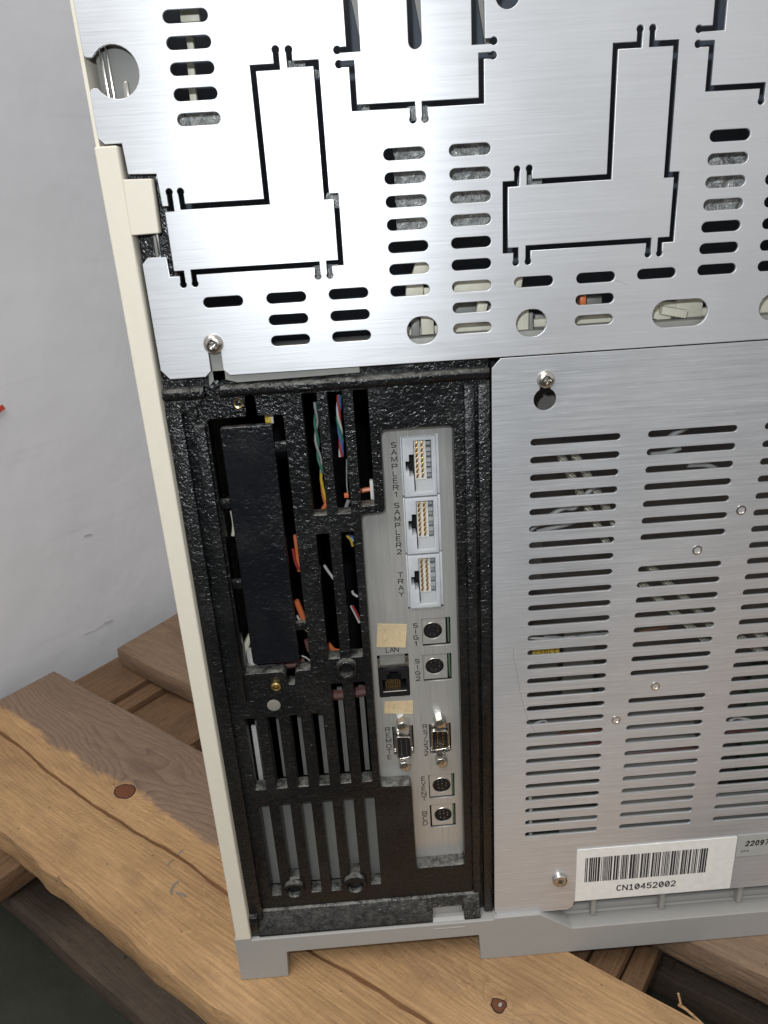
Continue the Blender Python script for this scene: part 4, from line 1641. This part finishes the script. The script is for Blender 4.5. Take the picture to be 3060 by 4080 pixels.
jm_face = plate_mesh(rect(0, jw, -jh + .25, -.25), [op], PY - 1.2, 9.0, 0.25, 'socket_face')
jm_rl = None
jack_objs = []
ins_x0 = op[0][0] + .4
ins_x1 = op[1][0]
itop, ibot = op[0][1], op[2][1]
bm = bmesh.new()
bm_box(bm, ins_x0, ins_x1 - 2.4, PY + 1.6, PY + 8, ibot + 5.4, itop)
jm_ins = tomesh(bm, 'insulator')
bm = bmesh.new()
for i in range(7):
    z = itop - 1.0 - (itop - ibot - 7.0) * (i + .5) / 7
    bm_box(bm, ins_x1 - 2.5, ins_x1 - .2, PY + (.6 if i % 2 else 2.2), PY + 8, z - 1.0, z + .7)
jm_comb = tomesh(bm, 'keying_comb')
bm = bmesh.new()
vv = [bm.verts.new(V3(x, y, z)) for x in (ins_x0, ins_x1) for (y, z) in ((PY - .4, ibot), (PY + 1.8, ibot + 5.4), (PY + 8, ibot + 5.4), (PY + 8, ibot))]
for f in ((0, 1, 2, 3), (7, 6, 5, 4), (0, 4, 5, 1), (1, 5, 6, 2), (2, 6, 7, 3), (3, 7, 4, 0)):
    bm.faces.new([vv[i] for i in f])
jm_ramp = tomesh(bm, 'ramp')
bm = bmesh.new()
bm_box(bm, 0, .9, PY + .5, PY + 1.4, -1.2, 1.2, .2)
for v in bm.verts:
    v.co.x += (v.co.z - ZO * S) * .28
jm_pin = tomesh(bm, 'contact')
bm = bmesh.new()
bm_box(bm, 0.3, jw - .3, PY + 7.9, PY + 8.6, -jh + .4, -.4)
jm_back = tomesh(bm, 'socket_back')
bm = bmesh.new()
bm_box(bm, -.85, -.12, PY - .5, PY + 6, -jh + .9, -.1, .15)
bm_box(bm, jw + .12, jw + 1.4, PY - .5, PY + 6, -jh + .9, .6, .15)
jm_rail = tomesh(bm, 'side_rails')
for i in range(3):
    off = V3(jx0, 0, jz[i]) - V3(0, 0, 0)
    face = link('modular_socket', jm_face, M['jack'], gc, off)
    for nm, me_, mt in (('insulator', jm_ins, 'jack_light'), ('keying_comb', jm_comb, 'jack_dark'), ('ramp', jm_ramp, 'jack_dark'), ('socket_back', jm_back, 'jack_black'), ('side_rails', jm_rail, 'jack')):
        link(nm, me_, M[mt], face, off)
    for c_ in range(2):
        for r_ in range(7):
            dz = itop - 1.4 - (itop - ibot - 7.6) * (r_ + .35) / 7
            dx = ins_x0 + .7 + c_ * 2.45
            link('contact', jm_pin, M['gold'], face, off + Vector((dx * S, 0, dz * S)))


# ---- round mini sockets
def din(cv, cxp, cyp, rp, hole, tone, pins, seed):
    ref = onY(*cv(cxp, cyp), PY + 1.5)
    r_ = abs(onY(*cv(cxp + rp, cyp), PY + 1.5)[0] - ref[0])
    x, z = ref
    hx0, hx1, hz0, hz1 = hole
    y0 = PY + 0.6
    shell = plate('round_socket', gc, M[tone], rect(max(hx0 + .25, x - r_ * 1.28), min(x + r_ * 1.35, hx1 - 1.6), hz0 + 1.0, hz1 + 1.0), [circle(x, z, r_, 32)], y0, 7.0, 0.12)
    lathe('socket_insert', shell, M['jack_black'], x, y0, z, [(0, .75), (r_ * .84, .75), (r_ * .87, 1.0), (r_ * .87, 5.0)], 30)
    lathe('shield_ring', shell, M['bright'], x, y0, z, [(r_ * 1.0, .1), (r_ * .97, -.1), (r_ * .93, .0), (r_ * .91, .5), (r_ * .91, 2.4)], 32)
    for (ax, az) in pins:
        lathe('contact', shell, M['bright'], x + ax * r_, y0, z + az * r_, [(0, .2), (.3, .25), (.4, .8)], 8)
    box('key_block', shell, M['jack_black'], x - r_ * .22, x + r_ * .18, y0 + .45, y0 + 1.0, z - r_ * .2, z + r_ * .12, .1)
    box('socket_board', shell, M['pcb'] if tone == 'plate' else M['inner_grey'], hx1 - 1.5, hx1 - .55, y0 + .2, y0 + 7, hz0 + 1.2, hz1 + .8, .05)
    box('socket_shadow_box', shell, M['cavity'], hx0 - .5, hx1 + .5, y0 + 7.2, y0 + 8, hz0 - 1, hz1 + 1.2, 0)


p6 = [(-.32, .42), (.1, .55), (.5, .32), (.52, -.12), (.12, -.52), (-.3, -.48)]
p8 = [(-.35, .5), (.05, .55), (-.35, .1), (.08, .12), (.5, .2), (-.3, -.4), (.12, -.5), (.5, -.15)]
din(mm_, 908, 362, 127, S1, 'plate', p6, 1)
din(mm_, 932, 830, 125, S2, 'plate', p6, 2)
din(nn, 975, 1022, 116, EV, 'plate', p8, 3)
din(nn, 995, 1394, 112, BC, 'plate', p8, 4)

# ---- network socket
lx0, lx1, lz0, lz1 = LANr
jr = RR(mm_, 203, 878, 600, 1246, PY)
win = RR(mm_, 210, 690, 545, 832, PY)
ln = plate('network_socket', gc, M['jack_black'], rect(jr[0] + .1, jr[1] - .1, jr[2] + .2, jr[3]),
           [rpoly([(jr[0] + 1.7, jr[2] + 3.8), (jr[1] - 1.5, jr[2] + 3.8), (jr[1] - 1.5, jr[3] - 6.4), (jr[1] - 4.0, jr[3] - 6.4), (jr[1] - 4.0, jr[3] - 3.2), (jr[1] - 5.4, jr[3] - 3.2), (jr[1] - 5.4, jr[3] - 1.6),
                   (jr[0] + 5.6, jr[3] - 1.6), (jr[0] + 5.6, jr[3] - 3.2), (jr[0] + 4.2, jr[3] - 3.2), (jr[0] + 4.2, jr[3] - 6.4), (jr[0] + 1.7, jr[3] - 6.4)][::-1], .2)], PY - .3, 10, .15)
box('socket_back', ln, M['jack_black'], jr[0], jr[1], PY + 9.5, PY + 10.2, jr[2], jr[3], 0)
bm = bmesh.new()
bm_box(bm, 0, .42, PY + 1.2, PY + 1.7, -5.2, 2.4, .05)
bm_box(bm, -.05, .47, PY + .7, PY + 1.3, -5.6, -5.0, .1)
jm_c = tomesh(bm, 'contact')
for i in range(8):
    xx = jr[0] + 3.4 + i * 1.02
    tz = (jr[2] + jr[3]) / 2 - 1.6 + (0 if i in (0, 7) else .6)
    link('contact', jm_c, M['gold'], ln, V3(xx, 0, tz) - V3(0, 0, 0))
box('lower_lip', ln, M['jack_light'], jr[0] + 1.8, jr[1] - 1.6, PY - .42, PY + .2, jr[2] + 3.45, jr[2] + 3.75, .08)
o = box('blank_window', gc, M['inner_grey'], win[0], win[1], PY + 1.6, PY + 2.4, win[2] - .6, win[3] + .6, .1)
box('window_frame', o, M['bright'], lx0 - .2, lx1 + .2, PY + .9, PY + 1.5, jr[3] + .1, win[2] + .1, .08)
box('window_frame', o, M['bright'], win[1] + .05, lx1 + .1, PY + .9, PY + 1.5, win[2] + .1, win[3] - 2.0, .08)
box('window_frame', o, M['bright'], lx0 - .1, win[0] - .05, PY + .9, PY + 1.5, win[2] + .1, win[3] - 2.6, .08)


# ---- D-shaped sockets with hex standoffs
def hexpost(x, z, L, parent):
    bm = bmesh.new()
    bm_cyl(bm, x, z, 3.15, PY - L, PY + 1.0, 6, None, .25)
    es = [e for e in bm.edges if all(abs(v.co.y - (PY - L) * S) < 1e-7 for v in e.verts)]
    bmesh.ops.bevel(bm, geom=es, offset=.35 * S, segments=2, profile=.5, affect='EDGES')
    o = link('hex_standoff', tomesh(bm, 'hex_standoff'), M['bright'], parent)
    return lathe('threaded_hole', parent, M['steel'], x, PY - L, z, [(0, -.03), (.5, -.03), (.9, -.05), (1.3, -.04), (1.55, .0)], 18)


def dshape(x0, x1, z0, z1, skew, r):
    # long axis vertical; the left flank is the longer one
    return rpoly([(x0, z1), (x0, z0), (x1, z0 + skew), (x1, z1 - skew)], r, 5)


def dsub(hole, tip_t, tip_b, cv, shellpix, male, L=6.4):
    hx0, hx1, hz0, hz1 = hole
    ta, tb = onY(*cv(*tip_t), PY - L), onY(*cv(*tip_b), PY - L)
    xc = (ta[0] + tb[0]) / 2
    body = plate('d_socket', gc, M['bright'], rrect(hx0 + .5, hx1 - .5, min(hz0 + .5, tb[1] - 2), ta[1] + 3, .8), [], PY + 1.9, 1.2, .15)
    sx0, sx1, sz0, sz1 = shellpix
    outer_ = dshape(sx0 - .55, sx1 + .55, sz0 - .55, sz1 + .55, 1.0, 2.0)
    inner_ = dshape(sx0, sx1, sz0, sz1, .9, 1.5)
    plate('shell_rim', body, M['bright'], outer_, [inner_], PY - 3.6, 6.0, .2)
    if male:
        plate('socket_insert', body, M['jack_black'], dshape(sx0 - .2, sx1 + .2, sz0 - .2, sz1 + .2, .9, 1.5), [], PY + .6, 1.2, 0)
        bmp = lathe_mesh([(0, -3.0), (.28, -2.85), (.5, -2.2), (.5, .8)], 10, 'pin')
        n1, n2 = 5, 4
        for i in range(n1):
            link('pin', bmp, M['gold'], body, V3(sx0 + (sx1 - sx0) * .32, PY + .2, sz1 - (sz1 - sz0) * (.14 + .72 * i / 4)))
        for i in range(n2):
            link('pin', bmp, M['gold'], body, V3(sx0 + (sx1 - sx0) * .70, PY + .2, sz1 - (sz1 - sz0) * (.22 + .56 * i / 3)))
    else:
        plate('socket_insert', body, M['jack_black'], dshape(sx0 - .2, sx1 + .2, sz0 - .2, sz1 + .2, .9, 1.5), [], PY - 3.2, 5, .2)
        bmp = lathe_mesh([(0, .1), (.13, .1), (.2, -.02), (.3, -.05), (.34, .05)], 10, 'contact')
        for i in range(10):
            link('contact', bmp, M['dark_steel'] if i % 3 == 0 else M['bright'], body, V3(sx0 + (sx1 - sx0) * .30, PY - 3.2, sz1 - (sz1 - sz0) * (.10 + .80 * i / 9)))
        for i in range(9):
            link('contact', bmp, M['bright'], body, V3(sx0 + (sx1 - sx0) * .70, PY - 3.2, sz1 - (sz1 - sz0) * (.15 + .70 * i / 8)))
    for t_ in (ta, tb):
        hexpost(xc, t_[1], L, body)
    box('flange_glint', body, M['bright'], hx0 + .1, hx0 + 1.4, PY + .4, PY + 1.8, hz0 + .05, hz0 + 2.2, .15)
    box('flange_glint', body, M['bright'], hx1 - 1.4, hx1 - .1, PY + .4, PY + 1.8, hz0 + .05, hz0 + 2.2, .15)


sh = RR(nn, 425, 430, 585, 700, PY - 3.4)
dsub(RM, (485, 308), (520, 806), nn, sh, False)
sh = RR(nn, 868, 355, 1055, 590, PY - 3.4)
dsub(RS, (965, 268), (980, 760), nn, sh, True)

# ------------------------------------------------------------------ labels on the lower panel
LB = (105.4, 197.2, -384.2, -344.9)
lab = plate('barcode_label', gc, M['label'], rrect(*LB, 0.5, 3), [], -0.62, 0.5, 0.08)
bars = [(622, 627), (637, 644), (648, 655), (660, 667), (672, 680), (686, 697), (706, 708), (716, 718), (722, 724), (728, 731), (735, 737), (741, 744), (749, 754), (759, 767), (778, 787), (793, 802), (806, 808), (820, 823), (828, 834), (838, 841), (846, 853), (858, 860),
        (871, 882), (887, 897), (901, 903), (907, 909), (914, 916), (920, 922), (934, 944), (950, 952), (956, 962), (968, 977), (982, 984), (997, 1006), (1011, 1013), (1018, 1024), (1030, 1033), (1038, 1045), (1056, 1059), (1064, 1066), (1072, 1077), (1082, 1084), (1088, 1091), (1096, 1098),
        (1107, 1117), (1122, 1131), (1137, 1140), (1145, 1148), (1153, 1155), (1168, 1176), (1180, 1183), (1188, 1196), (1202, 1204), (1211, 1220), (1230, 1233), (1238, 1240), (1246, 1252), (1257, 1259), (1270, 1273), (1278, 1287), (1292, 1302), (1307, 1314)]
xb0 = onY(*q3(614, 380))[0]
xb1 = onY(*q3(1305, 320))[0]
zb0, zb1 = (onY(*q3(640, 447))[1] + onY(*q3(1290, 387))[1]) / 2, (onY(*q3(630, 310))[1] + onY(*q3(1300, 250))[1]) / 2
bm = bmesh.new()
for a_, b_ in [(614, 617)] + bars:
    x0 = xb0 + (a_ - 614) / 700 * (xb1 - xb0)
    x1 = xb0 + (b_ - 614) / 700 * (xb1 - xb0) + .2
    bm.faces.new([bm.verts.new(V3(x, -0.65, z)) for x, z in ((x0, zb0), (x1, zb0), (x1, zb1), (x0, zb1))])
me = bpy.data.meshes.new('barcode')
bm.to_mesh(me)
bm.free()
link('barcode', me, M['ink'], lab, flat=True)
a, b = onY(*q3(808, 480)), onY(*q3(1117, 450))
word = ['C', 'N', 'S1', 'Z0', '4', '5', '2', 'Z0', 'Z0', '2']
zt = (a[1] + b[1]) / 2
bm = bmesh.new()
for i, ch in enumerate(word):
    bm_glyph(bm, ch, a[0] + (b[0] - a[0]) * i / 9, zt, 2.6, 4.0, .74, -0.65 - .004 * (i % 2))
for f in bm.faces:
    f.normal_update()
    if f.normal.y > 0:
        f.normal_flip()
me = bpy.data.meshes.new('lettering')
bm.to_mesh(me)
bm.free()
link('lettering', me, M['ink'], lab, flat=True)
lg = plate('grey_label', gc, M['label_grey'], rrect(197.8, 262, -360.2, -344.2, 0.4, 3), [], -0.5, 0.4, 0.06)
a, b = onY(*q3(1541, 225)), onY(*q3(1650, 218))
st = (b[0] - a[0]) / 4
zt = (a[1] + b[1]) / 2
bm = bmesh.new()
for i, ch in enumerate('22097'):
    bm_glyph(bm, ch, a[0] + st * i, zt, 1.75, 3.3, .75, -0.53 - .004 * (i % 2), .12)
a, b = onY(*q3(1508, 271)), onY(*q3(1541, 269))
for i, ch in enumerate('DPS'):
    bm_glyph(bm, ch, a[0] + (b[0] - a[0]) * i / 2, (a[1] + b[1]) / 2, 1.05, 1.35, .26, -0.53 - .004 * (i % 2))
for f in bm.faces:
    f.normal_update()
    if f.normal.y > 0:
        f.normal_flip()
me = bpy.data.meshes.new('lettering')
bm.to_mesh(me)
bm.free()
link('lettering', me, M['ink'], lg, flat=True)


# ================================================================== PAPER NOTES ON THE CONNECTOR PLATE
def note(name, label, quad, strokes, curl):
    pts = [onY(*mm_(x, y), PY - .4) for x, y in quad]          # tl, tr, br, bl
    cx_, cz_ = sum(p[0] for p in pts) / 4, min(p[1] for p in pts)
    loc = V3(cx_, PY - .3, cz_)
    bm = bmesh.new()
    n = 10
    g_ = []
    for i in range(n + 1):
        r_ = []
        for j in range(n + 1):
            u, w = i / n, j / n
            x = (pts[3][0] * (1 - u) + pts[2][0] * u) * (1 - w) + (pts[0][0] * (1 - u) + pts[1][0] * u) * w
            z = (pts[3][1] * (1 - u) + pts[2][1] * u) * (1 - w) + (pts[0][1] * (1 - u) + pts[1][1] * u) * w
            y = PY - .18 - curl * ((1 - w) ** 2) * (0.4 + .6 * abs(2 * u - 1)) - .05 * noise.noise(Vector((u * 3, w * 3, curl * 9)))
            r_.append(bm.verts.new(V3(x, y, z) - loc))
        g_.append(r_)
    for i in range(n):
        for j in range(n):
            bm.faces.new((g_[i][j], g_[i + 1][j], g_[i + 1][j + 1], g_[i][j + 1]))
    r = bmesh.ops.solidify(bm, geom=bm.faces[:], thickness=.12 * S)
    o = link(name, tomesh(bm, name), M['paper'], None, loc)
    o['label'] = label
    o['category'] = 'paper note'
    o['group'] = 'handwritten notes stuck on the connector plate'
    WM[o.name] = Matrix.Translation(loc)
    bm = bmesh.new()
    for line in strokes:
        q = [Vector(onY(*mm_(x, y), PY - .5)) for x, y in line]
        for a_, b_ in zip(q, q[1:]):
            d = (b_ - a_).normalized()
            nn_ = Vector((-d.y, d.x)) * .11
            e = d * .05
            yy = PY - .36 - curl
            bm.faces.new([bm.verts.new(V3(v.x, yy, v.y)) for v in (a_ - nn_ - e, b_ - nn_ + e, b_ + nn_ + e, a_ + nn_ - e)])
    for f in bm.faces:
        f.normal_update()
        if f.normal.y > 0:
            f.normal_flip()
    me = bpy.data.meshes.new('handwriting')
    bm.to_mesh(me)
    bm.free()
    link('handwriting', me, M['pencil'], o, flat=True)
    return o


note('paper_note', 'larger cream paper note with faint handwriting, stuck above the network socket', ((183, 285), (573, 293), (548, 595), (165, 590)),
     [[(300, 395), (285, 380), (262, 385), (240, 430), (245, 480), (280, 500), (310, 480), (312, 455), (285, 450)], [(345, 440), (405, 438)], [(450, 405), (480, 390), (468, 450), (470, 515)]], .45)
note('paper_note', 'smaller cream paper strip with faint handwriting, stuck below the network socket', ((275, 1315), (650, 1300), (645, 1475), (270, 1468)),
     [[(322, 1340), (330, 1395)], [(340, 1375), (355, 1372)], [(410, 1335), (395, 1400)], [(395, 1372), (375, 1395), (420, 1402)], [(445, 1395), (490, 1390)], [(540, 1345), (570, 1330), (585, 1350), (560, 1400), (535, 1440), (590, 1425), (630, 1445)]], .3)

# ================================================================== RED TAPE AT THE EDGE OF THE WALL
pts = [on_wall(*q, u=-516.5) for q in ((-40, 1648), (10, 1612), (22, 1628), (-40, 1672))]
bm = bmesh.new()
f1 = [bm.verts.new(V3(p.x, p.y, p.z)) for p in pts]
ex = Vector((UA.x, UA.y, 0)) * -.0015
f2 = [bm.verts.new(v.co + ex) for v in f1]
bm.faces.new(f1)
bm.faces.new(f2[::-1])
for i in range(4):
    bm.faces.new((f1[i], f1[(i + 1) % 4], f2[(i + 1) % 4], f2[i]))
t = link('red_tape', tomesh(bm, 'red_tape'), simple('red_tape', (0.55, 0.07, 0.05), .5))
t['label'] = 'short strip of red tape on the white wall at the left'
t['category'] = 'tape'
